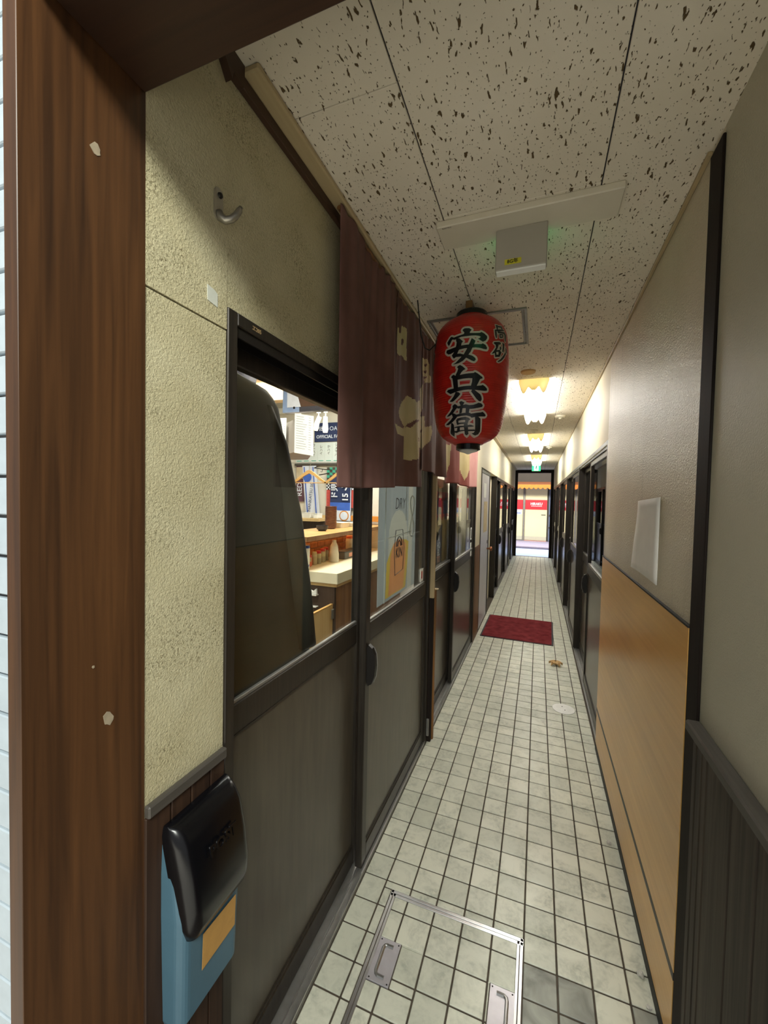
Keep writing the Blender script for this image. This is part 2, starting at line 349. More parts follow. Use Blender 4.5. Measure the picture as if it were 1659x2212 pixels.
def text(name, body, size, mat, parent, loc, rot, bold=0, ext=.0004, align='CENTER', sx=1.0, shear=0):
    """flat printed lettering: turned into a thin mesh; loc is world space"""
    cu = bpy.data.curves.new(name, 'FONT'); cu.body = body; cu.size = size; cu.extrude = ext; cu.offset = bold
    cu.align_x = align; cu.align_y = 'CENTER'; cu.resolution_u = 2; cu.shear = shear
    to = bpy.data.objects.new(name+'_t', cu); C.objects.link(to)
    bpy.context.view_layer.update()
    me = bpy.data.meshes.new_from_object(to.evaluated_get(bpy.context.evaluated_depsgraph_get()))
    bpy.data.objects.remove(to); bpy.data.curves.remove(cu)
    org = LOC[parent.name] if parent else Vector(loc)
    from mathutils import Euler
    M = Matrix.Translation(Vector(loc)-org) @ Euler(rot).to_matrix().to_4x4() @ Matrix.Diagonal((sx, 1, 1, 1))
    me.transform(M); me.materials.clear(); me.materials.append(MATS[mat])
    o = bpy.data.objects.new(name, me); C.objects.link(o); LOC[o.name] = org
    if parent: o.parent = parent
    else: o.location = org
    return o
TX_BACK = (R(90), 0, 0)            # on a face looking towards -y
TX_LEFT = (R(90), 0, R(90))        # on a face looking towards +x
TX_RIGHT = (R(90), 0, R(-90))      # on a face looking towards -x
TX_DOWN = (R(180), 0, 0)
def share(name, mesh, parent, loc):
    o = bpy.data.objects.new(name, mesh); C.objects.link(o); o.parent = parent; o.location = Vector(loc)-LOC[parent.name]; LOC[o.name] = Vector(loc); return o

# ================================================================ STRUCTURE
YE = 10.75; CEIL = 2.47
P = .106; PY = .10543
# ---- floor: grout bed with single tiles
floor = struct('floor', bx(-.24, 1.06, -1.35, YE+.15, -.08, -.0035), 'grout')
XE = [-.097] + [i*P for i in range(9)] + [.921]
g = .003
HX0, HX1, HY = .033, .530, -.031            # floor hatch outline
tile_mesh = {}
def tile_me(w, d, mat):
    k = (round(w, 4), round(d, 4), mat)
    if k not in tile_mesh:
        me = bpy.data.meshes.new('tile'); b = MB().box(-w/2, w/2, -d/2, d/2, -.007, 0, .0014)
        me.from_pydata(b.v, [], b.f); me.materials.append(MATS[mat])
        bm = bmesh.new(); bm.from_mesh(me); bmesh.ops.recalc_face_normals(bm, faces=bm.faces); bm.to_mesh(me); bm.free()
        tile_mesh[k] = me
    return tile_mesh[k]
cnt = 0; rest = MB()
for j in range(-6, int(YE/PY)+1):
    y0, y1 = j*PY, min((j+1)*PY, YE+.1)
    for i in range(10):
        x0, x1 = XE[i], XE[i+1]; pcs = [(x0, x1, y0, y1)]
        if y0 < HY and x1 > HX0 and x0 < HX1:
            pcs = []
            if y1 > HY: pcs.append((x0, x1, HY, y1))
            if x0 < HX0-.004: pcs.append((x0, HX0, y0, min(y1, HY)))
        for a, b, c, d in pcs:
            if b-a < .008 or d-c < .008: continue
            if cnt < 300 and (d > -.53):
                mat = 'grimy_tile' if (i >= 6 and j <= -2 and not (i == 8 and j == -2)) else 'floor_tile'
                share('tile', tile_me(b-a-2*g, d-c-2*g, mat), floor, ((a+b)/2, (c+d)/2, random.uniform(-.0004, .0004))); cnt += 1
            elif d > -.53:
                rest.box(a+g, b-g, c+g, d-g, -.007, 0, .0014)
obj('tile_field', rest, 'floor_tile', floor, kind='stuff')

# ---- floor hatch with its own tiles, frame and two lifting plates
hat = root('floor_hatch', (.28, -.28, 0), 'tiled floor access hatch with aluminium frame and two steel lifting plates near the entrance', 'hatch')
fr = MB(); HB = -.53
for a, b, c, d in ((HX0, HX1, HY-.012, HY-.001), (HX0, HX1, HY-.025, HY-.014), (HX0, HX1, HB, HB+.012), (HX0+.001, HX0+.011, HB, HY), (HX0+.013, HX0+.022, HB, HY-.014), (HX1-.011, HX1-.001, HB, HY), (HX1-.022, HX1-.013, HB, HY-.014)):
    fr.box(a, b, c, d, -.012, .0012, .0008)
obj('frame', fr, 'alu', hat)
obj('tray', bx(HX0+.012, HX1-.012, HB+.012, HY-.013, -.02, -.0036), 'grout', hat)
plates = [(.055, .131, -.346, -.210), (.434, .509, -.346, -.210)]
IX0, IX1, IY = HX0+.022, HX1-.022, HY-.025
for j in range(-5, 0):
    for i in range(10):
        a, b, c, d = max(XE[i], IX0-g), min(XE[i+1], IX1+g), max(j*PY, HB+.012), min((j+1)*PY, IY+g)
        if b-a < .012 or d-c < .012: continue
        pcs = [(a, b, c, d)]
        for p in plates:
            nw = []
            for q in pcs:
                if q[0] < p[1] and q[1] > p[0] and q[2] < p[3] and q[3] > p[2]:
                    if q[3]-p[3] > .01: nw.append((q[0], q[1], p[3], q[3]))
                    if p[2]-q[2] > .01: nw.append((q[0], q[1], q[2], p[2]))
                    lo, hi = max(q[2], p[2]), min(q[3], p[3])
                    if q[1]-p[1] > .01: nw.append((p[1], q[1], lo, hi))
                    if p[0]-q[0] > .01: nw.append((q[0], p[0], lo, hi))
                else: nw.append(q)
            pcs = nw
        for q in pcs:
            share('tile', tile_me(q[1]-q[0]-2*g, q[3]-q[2]-2*g, 'floor_tile'), hat, ((q[0]+q[1])/2, (q[2]+q[3])/2, 0))
for k, p in enumerate(plates):
    pl = obj('lifting_plate', bx(p[0], p[1], p[2], p[3], -.01, .0008, .0006), 'steel_plate', hat)
    sgn = 1 if k == 0 else -1; xc = p[0]+.022 if k == 0 else p[1]-.022
    gp = [(xc+sgn*.032, p[3]-.020), (xc+sgn*.010, p[3]-.020), (xc+sgn*.003, p[3]-.024), (xc, p[3]-.032), (xc, p[2]+.032), (xc+sgn*.003, p[2]+.024), (xc+sgn*.010, p[2]+.020), (xc+sgn*.032, p[2]+.020)]
    obj('grip_slot', MB().tube([(x, y, .0004) for x, y in gp], .0062, 8), 'alu', pl)
    b = MB()
    for x in (p[0]+.007, p[1]-.007):
        for y in (p[2]+.007, p[3]-.007): b.lathe([(.0028, .0005), (.002, .0018)], x, y, 8)
    obj('screws', b, 'screw', pl, kind='stuff')

# ---- left wall
wl = MB()
wl.box(-.28, -.10, -1.02, -.829, 0, 1.904, 0, 0).box(-.28, -.098, -1.02, -.829, 1.907, CEIL+.03, 0, 0)
wl.box(-.28, -.099, -.829, 1.055, 1.955, CEIL+.03, 0, 0)
wl.box(-.28, -.10, 1.055, 4.23, 1.955, CEIL+.03, 0, 1).box(-.28, -.10, 2.952, 3.345, 0, 1.955, 0, 1)
wl.box(-.28, -.10, 4.225, 8.70, 1.955, CEIL+.03, 0, 1).box(-.28, -.18, 4.225, 5.25, 0, 1.955, 0, 1)
wl.box(-.28, -.10, 8.70, 8.95, 0, CEIL+.03, 0, 1).box(-.28, -.10, 8.95, YE, 1.955, CEIL+.03, 0, 1)
wall_left = struct('wall_left', wl, ['plaster', 'upper_plaster'])
obj('wainscot_cap', bx(-.10, -.086, -1.02, -.829, .985, 1.008, .003), 'cap_wood', wall_left)
yy = -1.022
for w in (.054, .047, .05, .042): obj('plank', bx(-.10, -.093, yy+.0015, yy+w-.0015, 0, .985, .0015), 'left_plank', wall_left); yy += w
obj('wainscot_board', bx(-.10, -.092, 2.953, 3.325, .005, 1.05, .002), 'jamb_wood', wall_left)
# dark wedge in place of a notch shadow, with a brown block under the lintel
struct('trim_8', MB().prism([(-.868, 2.445), (-.838, 2.405), (-.832, 2.445)], lambda u, v, d: (d, u, v), -.10, -.08).box(-.10, -.082, -.845, -.80, 2.425, CEIL-.001), 'brown_strip')

# ---- right wall
wr = MB()
wr.box(.925, 1.10, -.75, -.30, .0, CEIL+.03, 0, 2).box(.925, 1.10, -.30, 1.335, 0, CEIL+.03, 0, 0).box(.926, 1.10, 1.335, YE, 1.925, CEIL+.03, 0, 1)
wr.box(.925, 1.10, YE-.08, YE, 0, CEIL+.03, 0, 1)
wall_right = struct('wall_right', wr, ['wallpaper', 'upper_plaster', 'near_plaster'])
obj('post', bx(.918, .925, -.306, -.227, 0, CEIL-.02, .002), 'dark_wood', wall_right)
obj('wainscot_cap', bx(.893, .925, -.75, -.309, .992, 1.018, .004), 'cap_wood', wall_right)
yy = -.31
for w in (.028, .036, .03, .125, .105, .10): obj('plank', bx(.911, .925, yy-w+.002, yy-.002, .0, .991, .003), 'plank_wood', wall_right); yy -= w
pn = obj('wood_panel', bx(.917, .925, -.226, 1.332, .268, 1.226, .001), 'oak_panel', wall_right)
obj('panel_edge', bx(.915, .925, -.226, 1.334, 1.2265, 1.232), 'black_matte', wall_right)
obj('groove_strip', bx(.9165, .925, -.226, 1.332, .2465, .2675), 'cap_wood', wall_right)
obj('lower_board', bx(.917, .925, -.226, 1.332, .042, .246, .001), 'oak_panel', wall_right)
struct('baseboard_right', bx(.915, .928, -.226, 1.332, -.002, .0415), 'black_matte')

# ---- ceiling: single boards with shadow joints
ce = bx(-.28, 1.10, -1.02, YE, CEIL+.006, CEIL+.12)
ceiling = struct('ceiling', ce, 'room_dark')
cols = [(-.10, .2125), (.2125, .6725), (.6725, .928)]
for ci, (x0, x1) in enumerate(cols):
    off = -.657 if ci != 1 else -.201
    edges = [-1.02] + [off+.9235*k for k in range(-1, 14) if -1.02 < off+.9235*k < YE] + [YE]
    for y0, y1 in zip(edges, edges[1:]):
        obj('ceiling_board', bx(x0+.0018, x1-.0018, y0+.0012, y1-.0012, CEIL, CEIL+.008, .0012), 'ceiling_board', ceiling)
struct('trim_1', bx(-.0995, -.047, -.80, YE-.1, 2.452, CEIL-.0005, .004), 'cornice_wood')
struct('trim_2', bx(-.0995, -.084, -.80, 1.0, 2.424, 2.4515, .002), 'brown_strip')
struct('trim_3', bx(.912, .9245, -.226, YE-.1, 2.459, CEIL-.0005, .002), 'cornice_wood')

# ---- entrance frame towards the street: jamb board, head board, tiled facade
jl = struct('trim_4', bx(-.126, -.098, -1.20, -1.0195, 0, 2.60, .0008), 'post_wood', (-.12, -1.1, 0))
for y, z, s in ((-1.102, 2.062, .0075), (-1.084, 1.197, .009), (-1.107, 1.289, .002)):
    poly = [(s*math.cos(a)*(.7+.5*random.random()), s*1.2*math.sin(a)*(.7+.5*random.random())) for a in [k*math.pi/5 for k in range(10)]]
    obj('chip', MB().prism(poly, lambda u, v, d: (-.098+d, y+u, z+v), -.0005, .0008), 'chip', jl)
struct('trim_5', bx(-.098, .98, -1.20, -1.021, 2.215, 2.60, .003), 'header_wood', (.4, -1.1, 2.2))
struct('trim_6', bx(.926, .97, -1.20, -.751, 0, 2.215, .003), 'post_wood', (.95, -1.1, 0))
fc = struct('wall_front', MB().box(-1.2, -.127, -1.185, -1.05, 0, 3.0).box(.97, 2.2, -1.185, -1.05, 0, 3.0).box(-.126, .97, -1.185, -1.05, 2.6, 3.0), 'facade_joint')
fm = bpy.data.meshes.new('facade_tile'); b = MB().box(-.047, .047, -.004, .006, -.0248, .0248, .0015); fm.from_pydata(b.v, [], b.f); fm.materials.append(MATS['facade_tile'])
frest = MB()
for k in range(55):
    z = .0265 + k*.0543
    for i in range(11):
        x = -.127-.048-.0975*i
        if i < 3: share('facade_tile', fm, fc, (x, -1.19, z+random.uniform(-.0006, .0006)))
        else: frest.box(x-.047, x+.047, -1.194, -1.184, z-.0248, z+.0248)
for k in range(40):
    for i in range(10):
        x = .97+.048+.0975*i; z = .0265+k*.0543; frest.box(x-.047, x+.047, -1.194, -1.184, z-.0248, z+.0248)
obj('tile_field', frest, 'facade_tile', fc, kind='stuff')

# ---- far end of the corridor: posts and lintel
struct('trim_7', MB().box(-.28, -.03, YE-.02, YE+.1, 0, CEIL).box(.85, 1.12, YE-.02, YE+.1, 0, CEIL).box(-.03, .85, YE-.02, YE+.1, 2.38, CEIL), 'dark_wood')

# ---- sliding doors
def door(n, side, y0, y1, xf, handle=None, kick='kick_panel', zt=1.925, glassmat='glass'):
    """one sliding leaf; xf is the face towards the corridor; side -1 left wall, +1 right wall"""
    d = root('door_%d' % n, (xf, (y0+y1)/2, 0), kind='structure')
    T = .03; SW = .046
    def X(a, b): return (xf-b, xf-a) if side < 0 else (xf+a, xf+b)
    def B(a, b, c, e, z0, z1, ch=0): x = X(a, b); return bx(x[0], x[1], c, e, z0, z1, ch)
    obj('stile', B(0, T, y0, y0+SW, .02, zt, .003), 'bronze', d); obj('stile', B(0, T, y1-SW, y1, .02, zt, .003), 'bronze', d)
    obj('top_rail', B(.001, T, y0+SW, y1-SW, zt-.06, zt, .003), 'bronze', d)
    obj('middle_rail', B(.001, T, y0+SW, y1-SW, .965, 1.042, .003), 'bronze', d)
    obj('bottom_rail', B(.001, T, y0+SW, y1-SW, .02, .095, .003), 'bronze', d)
    bd = MB()
    for z in (.955, .0955): x = X(.004, .012); bd.box(x[0], x[1], y0+SW, y1-SW, z, z+.009, .002)
    obj('bead', bd, 'bronze', d)
    x = X(.003, .014); obj('glazing_bead', bx(x[0], x[1], y0+SW, y1-SW, 1.0425, 1.053, .002), 'alu_dull', d)
    obj('kick_panel', B(.010, .018, y0+SW-.004, y1-SW+.004, .09, .97), kick, d)
    obj('glass_pane', B(.013, .017, y0+SW-.004, y1-SW+.004, 1.04, zt-.055), glassmat, d)
    if handle is not None:
        yh = y0+.016 if handle == 0 else y1-.030; w = .022
        prof = [(0, .93), (.006, .945), (.022, .932), (.034, .905), (.038, .86), (.034, .815), (.022, .785), (.006, .775), (0, .79)]
        sg = 1 if side < 0 else -1
        h = obj('handle', MB().prism(prof, lambda u, v, dd: (xf+sg*u, yh+dd, v+.01), 0, w), 'black_plastic' if n < 0 else 'bronze_dark', d)
        obj('handle_lip', MB().tube([(xf+sg*(u+.001), yh+w, v+.01) for u, v in prof[2:7]], .0022, 6), 'alu_dull', h)
    return d
def surround(n, side, y0, y1, jw=.03, xin=.19):
    """fixed frame of a door bay: two jambs, head with track grooves, sill track"""
    t = root('trim_%d' % n, (-.14 if side < 0 else .98, (y0+y1)/2, 0), kind='structure')
    def B(a, b, c, e, z0, z1, ch=.002): return bx(-b, -a, c, e, z0, z1, ch) if side < 0 else bx(1.025-b+.0, 1.025-a, c, e, z0, z1, ch)
    if side < 0: F = lambda a, b, c, e, z0, z1, ch=.002: bx(-.095-b, -.095-a, c, e, z0, z1, ch)
    else: F = lambda a, b, c, e, z0, z1, ch=.002: bx(.925+a, .925+b, c, e, z0, z1, ch)
    D = .10
    obj('jamb', F(0, D, y0, y0+jw, 0, 1.955), 'bronze', t); obj('jamb', F(0, D, y1-jw, y1, 0, 1.955), 'bronze', t)
    obj('head', F(0, D, y0+jw, y1-jw, 1.927, 1.955), 'bronze', t)
    gr = MB()
    for a in (.006, .047, .088):
        q = F(a, a+.005, y0+jw, y1-jw, 1.905, 1.927, 0); n0 = len(gr.v); gr.v += q.v; gr.f += [tuple(i+n0 for i in ff) for ff in q.f]; gr.mi += q.mi
    obj('head_track', gr, 'bronze_dark', t)
    obj('sill', F(.002, D, y0+jw, y1-jw, -.003, .012), 'alu_dull', t)
    rl = MB()
    for a in (.003, .026, .066):
        q = F(a, a+.004, y0+jw, y1-jw, .012, .019, 0); n0 = len(rl.v); rl.v += q.v; rl.f += [tuple(i+n0 for i in ff) for ff in q.f]; rl.mi += q.mi
    obj('sill_rail', rl, 'alu', t)
    return t
sl = surround(9, -1, -.828, .985)
text('maker_plate', 'エ205', .013, 'gold', sl, (-.0946, -.735, 1.941), TX_LEFT, .0003)
d1 = door(1, -1, -.798, .035, -.150)
d2 = door(2, -1, -.018, .953, -.108, 0)
st2 = obj('sticker', bx(-.1205, -.1195, .83, .9, 1.058, 1.135), 'paper_bright', d2)
obj('sticker_mark', bx(-.1196, -.1190, .855, .878, 1.075, 1.12), 'sticker_red', d2)
jb = root('trim_10', (-.09, 1.0, 0), kind='structure')
obj('upper_strip', bx(-.10, -.070, .988, 1.012, .93, 1.954, .002), 'pale_strip', jb)
obj('dark_strip', bx(-.10, -.074, 1.012, 1.022, .0, 1.954, .001), 'black_matte', jb)
obj('lower_strip', bx(-.10, -.072, .988, 1.012, 0, .93, .002), 'dark_wood', jb)
obj('lower_board', bx(-.10, -.064, 1.022, 1.045, .0, .978, .002), 'jamb_wood', jb)
obj('board_cap', bx(-.10, -.052, 1.018, 1.05, .978, .985, .002), 'pale_strip', jb)
obj('floor_latch', bx(-.094, -.078, .962, .975, .05, .16, .002), 'alu_dull', jb)
surround(11, -1, 1.05, 2.95)
d3 = door(3, -1, 1.08, 1.955, -.150)
d4 = door(4, -1, 1.845, 2.918, -.108, 0)
for a, b, c, d, m in ((2.60, 2.74, 1.155, 1.28, 'paper_bright'), (2.64, 2.745, 1.06, 1.125, 'paper_bright'), (2.60, 2.76, .985, 1.035, 'paper_bright')):
    obj('sticker', bx(-.107, -.1062, b-.07 if c < 1.1 else b-.06, b, c, d), m, d4)
obj('sticker_mark', bx(-.1063, -.1058, 2.70, 2.73, 1.17, 1.26), 'ink_soft', d4)
# white hinged door
wd_ = root('door_5', (-.1, 3.78, 0), kind='structure')
obj('frame', MB().box(-.12, -.092, 3.345, 3.375, 0, 1.93, .002).box(-.12, -.092, 4.185, 4.225, 0, 1.93, .002).box(-.12, -.092, 3.375, 4.185, 1.895, 1.93, .002), 'bronze', wd_)
obj('door_leaf', bx(-.125, -.10, 3.376, 4.184, .006, 1.894, .002), 'door_white', wd_)
obj('notice', bx(-.10, -.0988, 3.62, 3.86, 1.60, 1.78), 'paper_bright', wd_)
obj('flyer', bx(-.10, -.0988, 3.66, 4.02, 1.16, 1.55), 'flyer', wd_)
kn = obj('knob', MB().lathe([(.012, -.10), (.012, -.07), (.028, -.06), (.032, -.045), (.026, -.032), (.01, -.028)], 4.11, .915, 14, axis='x'), 'knob', wd_, smooth=True)
obj('lock_plate', bx(-.10, -.094, 4.085, 4.135, .985, 1.03, .002), 'alu_dull', wd_)
surround(12, -1, 5.22, 8.70)
door(6, -1, 5.25, 6.10, -.150); door(7, -1, 6.02, 6.90, -.108, 0); door(8, -1, 6.88, 7.80, -.150); door(9, -1, 7.72, 8.67, -.108, 1)
obj('paper_note', bx(-.149, -.1482, 5.45, 5.85, 1.45, 1.80), 'pale_blue', bpy.data.objects['door_6'])
surround(13, -1, 8.95, YE-.03); door(10, -1, 8.98, 9.85, -.150); door(11, -1, 9.80, YE-.06, -.108, 0)
n = 12
for k in range(5):
    y0, y1 = 1.335+1.905*k if k else 1.335, 1.335+1.905*(k+1)
    if k == 4: y1 = YE-.09
    surround(20+k, 1, y0, y1, .035)
    m = (y0+y1)/2
    door(n, 1, y0+.036, m+.045, .938, 1); door(n+1, 1, m-.045, y1-.036, .980); n += 2

# ---- closed dark rooms behind the other doors
struct('wall_right_room', MB().box(2.6, 2.7, 1.2, YE, 0, 2.6).box(1.101, 2.7, 1.15, 1.25, 0, 2.6).box(1.101, 2.7, YE-.1, YE, 0, 2.6).box(1.101, 2.6, 1.25, YE-.1, 2.5, 2.6).box(1.101, 2.6, 1.25, YE-.1, -.08, 0), 'room_dark')
struct('wall_left_room', MB().box(-1.9, -1.8, 4.2, YE, 0, 2.6).box(-1.9, -.281, 4.1, 4.2, 0, 2.6).box(-1.9, -.281, YE-.1, YE, 0, 2.6).box(-1.8, -.281, 4.2, YE-.1, 2.5, 2.6).box(-1.8, -.281, 4.2, YE-.1, -.08, 0), 'room_dark')

# ================================================================ THINGS IN THE CORRIDOR
# ---- red paper lantern
LX, LY = .213, .42
lan = root('paper_lantern', (LX, LY, 1.79), 'red paper lantern with bold black Japanese characters, hanging under the ceiling', 'lantern')
PR = [(2.404, .066), (2.397, .08), (2.379, .118), (2.346, .149), (2.313, .162), (2.247, .170), (2.181, .173), (2.115, .173), (2.049, .17), (1.982, .164), (1.915, .154), (1.882, .143), (1.849, .120), (1.832, .092), (1.82, .055)]
def lrad(z):
    if z >= PR[0][0]: return PR[0][1]
    for (z1, r1), (z0, r0) in zip(PR, PR[1:]):
        if z >= z0: t = (z-z0)/(z1-z0); return r0+(r1-r0)*t
    return PR[-1][1]
NR = 58; pf = []
for k in range(NR*4+1):
    z = 1.82+(2.404-1.82)*k/(NR*4)
    # light smoothing of the outline plus a fine rib every centimetre
    r = sum(lrad(z+d) for d in (-.012, -.006, 0, .006, .012))/5
    pf.append((r+.0009*math.cos(2*math.pi*k/4), z))
obj('paper_body', MB().lathe(pf, LX, LY, 72), 'lantern_red', lan, smooth=True)
obj('top_ring', MB().lathe([(.058, 2.392), (.070, 2.392), (.071, 2.425), (.066, 2.430), (.058, 2.430), (.056, 2.42)], LX, LY, 40), 'black_plastic', lan, smooth=False)
obj('bottom_ring', MB().lathe([(.050, 1.824), (.056, 1.822), (.056, 1.796), (.053, 1.793), (.048, 1.793), (.047, 1.80)], LX, LY, 40), 'black_plastic', lan)
obj('bottom_socket', MB().lathe([(.043, 1.798), (.043, 1.788), (.018, 1.781), (.006, 1.775)], LX, LY, 24), 'socket', lan)
obj('wire_hook', MB().tube([(LX-.058, LY, 2.425), (LX-.05, LY, 2.44), (LX-.015, LY, 2.452), (LX, LY, 2.462), (LX+.004, LY, 2.456), (LX+.015, LY, 2.452), (LX+.05, LY, 2.44), (LX+.058, LY, 2.425)], .0025, 6), 'cable', lan)
def on_lantern(s, z, e):
    th = s/.17; r = sum(lrad(z+d) for d in (-.012, -.006, 0, .006, .012))/5 + .0009 + e
    return (LX+r*math.sin(th), LY-r*math.cos(th), z)
def conform(polys, step, e, name, mat, parent):
    bm = bmesh.new()
    for poly in polys:
        vs = [bm.verts.new((u, 0, v)) for u, v in poly]
        for t in tessellate_polygon([[Vector((u, v, 0)) for u, v in poly]]):
            try: bm.faces.new((vs[t[0]], vs[t[1]], vs[t[2]]))
            except ValueError: pass
    us = [v.co.x for v in bm.verts]; zs = [v.co.z for v in bm.verts]
    k = math.floor(min(us)/step)*step
    while k < max(us):
        bmesh.ops.bisect_plane(bm, geom=bm.verts[:]+bm.edges[:]+bm.faces[:], plane_co=(k, 0, 0), plane_no=(1, 0, 0)); k += step
    k = math.floor(min(zs)/step)*step
    while k < max(zs):
        bmesh.ops.bisect_plane(bm, geom=bm.verts[:]+bm.edges[:]+bm.faces[:], plane_co=(0, 0, k), plane_no=(0, 0, 1)); k += step
    b = MB(); bm.verts.index_update()
    for v in bm.verts: b.v.append(on_lantern(v.co.x, v.co.z, e))
    for ff in bm.faces: b.f.append(tuple(v.index for v in ff.verts)); b.mi.append(0)
    bm.free()
    return obj(name, b, mat, parent)
KJ = {"an":[[[-3,2297],[6,2297],[18,2296],[29,2288],[22,2280],[21,2274],[44,2273],[65,2274],[70,2278],[83,2272],[96,2261],[96,2252],[89,2241],[77,2235],[68,2240],[61,2245],[55,2247],[63,2251],[68,2256],[61,2260],[46,2262],[27,2262],[8,2261],[-16,2261],[-32,2256],[-44,2253],[-55,2257],[-59,2252],[-64,2242],[-71,2232],[-77,2239],[-82,2249],[-75,2258],[-67,2268],[-61,2271],[-49,2264],[-28,2268],[-5,2272],[-2,2278],[-11,2289],[-8,2294]],[[-38,2257],[-23,2256],[-6,2240],[-12,2233],[-15,2212],[-23,2204],[-29,2191],[-33,2177],[-44,2171],[-51,2180],[-54,2187],[-47,2195],[-41,2205],[-38,2216],[-35,2230],[-34,2241],[-37,2246]],[[-33,2190],[-17,2189],[3,2181],[21,2180],[34,2175],[46,2166],[49,2158],[42,2151],[33,2154],[18,2163],[9,2168],[-12,2175],[-33,2176]],[[30,2251],[38,2245],[46,2239],[42,2227],[34,2210],[27,2193],[18,2180],[7,2166],[-4,2156],[-21,2148],[-37,2146],[-47,2147],[-35,2152],[-20,2165],[-1,2184],[10,2204],[17,2220],[24,2236]],[[-84,2205],[-82,2215],[-59,2217],[-38,2220],[-14,2223],[9,2224],[39,2224],[71,2225],[77,2228],[89,2222],[96,2210],[93,2203],[81,2204],[65,2208],[47,2210],[28,2209],[2,2209],[-21,2206],[-43,2200],[-60,2194],[-72,2195]]],"hei":[[[-29,2132],[-23,2137],[-16,2140],[-5,2133],[8,2120],[-2,2115],[-9,2108],[-15,2098],[-19,2089],[-34,2091],[-33,2102],[-27,2113],[-23,2125]],[[-56,2093],[-51,2098],[-44,2102],[-36,2097],[-22,2096],[-2,2099],[19,2101],[42,2102],[47,2106],[58,2100],[78,2086],[80,2080],[69,2076],[63,2063],[55,2046],[48,2032],[34,2033],[32,2049],[36,2065],[37,2080],[23,2081],[-1,2080],[-25,2078],[-24,2064],[-23,2047],[-24,2030],[-42,2029],[-43,2046],[-46,2068],[-49,2087]],[[-78,2035],[-71,2041],[-46,2043],[-24,2046],[-1,2048],[28,2049],[56,2048],[75,2050],[82,2053],[92,2047],[102,2038],[102,2030],[91,2028],[72,2029],[50,2031],[21,2033],[-1,2032],[-24,2029],[-42,2025],[-59,2021]],[[-34,2028],[-21,2025],[-12,2017],[-21,2007],[-34,1996],[-44,1989],[-52,1987],[-65,1990],[-56,1996],[-44,2009],[-37,2021]],[[37,2032],[45,2033],[60,2022],[73,2013],[79,2002],[81,1992],[76,1983],[68,1985],[57,1994],[46,2008],[33,2025]]],"ei":[[[-50,1970],[-44,1974],[-38,1977],[-26,1969],[-27,1960],[-37,1951],[-48,1939],[-61,1931],[-73,1927],[-86,1927],[-76,1934],[-62,1945],[-50,1959]],[[-57,1936],[-46,1938],[-32,1931],[-26,1925],[-33,1917],[-47,1906],[-64,1897],[-82,1891],[-100,1893],[-87,1899],[-65,1910],[-51,1922]],[[-64,1897],[-57,1898],[-50,1890],[-51,1876],[-57,1856],[-71,1844],[-79,1847],[-88,1856],[-84,1862],[-71,1878]],[[-18,1982],[-9,1987],[6,1980],[0,1971],[-3,1956],[-6,1937],[-18,1934],[-16,1951],[-12,1969]],[[-31,1966],[-15,1967],[12,1972],[26,1968],[45,1969],[60,1974],[67,1978],[79,1976],[88,1968],[85,1961],[69,1957],[46,1953],[31,1952],[9,1956],[-9,1956],[-25,1956]],[[11,1970],[27,1968],[29,1953],[26,1936],[11,1937],[12,1952]],[[-34,1931],[-16,1934],[3,1936],[23,1937],[31,1935],[37,1932],[62,1936],[81,1938],[89,1941],[98,1936],[107,1927],[103,1922],[79,1921],[57,1919],[40,1915],[32,1921],[16,1925],[-8,1924],[-29,1922]],[[-31,1914],[-10,1918],[10,1920],[24,1916],[35,1909],[26,1904],[24,1895],[9,1891],[10,1907],[-10,1907],[-29,1904]],[[-35,1911],[-24,1908],[-24,1898],[-25,1888],[-33,1889],[-35,1900]],[[-32,1896],[-11,1897],[13,1898],[24,1893],[9,1890],[-11,1891],[-31,1889]],[[4,1895],[21,1895],[23,1880],[25,1860],[27,1851],[15,1845],[4,1850],[4,1867],[2,1880]],[[-50,1880],[-26,1883],[2,1884],[36,1887],[56,1881],[47,1879],[23,1878],[-2,1878],[-27,1877],[-49,1876]],[[-57,1864],[-35,1865],[1,1867],[27,1868],[60,1868],[64,1862],[27,1861],[0,1863],[-24,1861],[-45,1856],[-57,1859]],[[-33,1879],[-18,1880],[-23,1863],[-40,1862]],[[55,1919],[71,1920],[82,1912],[86,1887],[93,1861],[88,1850],[72,1845],[60,1847],[44,1853],[57,1855],[63,1863],[59,1886]]],"sa":[[[126,2235],[131,2240],[160,2247],[171,2243],[163,2235],[134,2230]],[[137,2231],[155,2233],[149,2218],[139,2200],[129,2191],[116,2187],[127,2200],[139,2218]],[[131,2203],[140,2204],[143,2178],[135,2175]],[[132,2204],[163,2213],[164,2205],[134,2197]],[[154,2209],[173,2205],[161,2182],[152,2181]],[[138,2187],[160,2191],[158,2181],[138,2176]],[[179,2248],[197,2247],[192,2224],[187,2207],[178,2209],[182,2233]],[[160,2222],[169,2230],[172,2219],[163,2209]],[[205,2236],[217,2227],[219,2211],[207,2213]],[[204,2214],[209,2207],[192,2185],[172,2167],[155,2158],[147,2159],[166,2173],[188,2196]]],"taka":[[[134,2295],[146,2299],[200,2312],[208,2309],[156,2292],[137,2288]],[[144,2320],[159,2322],[154,2300],[147,2298]],[[158,2319],[191,2325],[191,2309],[183,2307],[177,2314],[158,2311]],[[135,2290],[147,2288],[146,2262],[140,2259],[136,2272]],[[153,2292],[207,2302],[224,2294],[211,2261],[201,2260],[202,2287],[196,2292],[152,2284]],[[162,2282],[169,2284],[168,2267],[162,2266]],[[167,2284],[192,2289],[191,2283],[168,2278]],[[184,2285],[193,2287],[189,2273],[182,2271]],[[166,2272],[186,2277],[185,2271],[165,2265]]]}
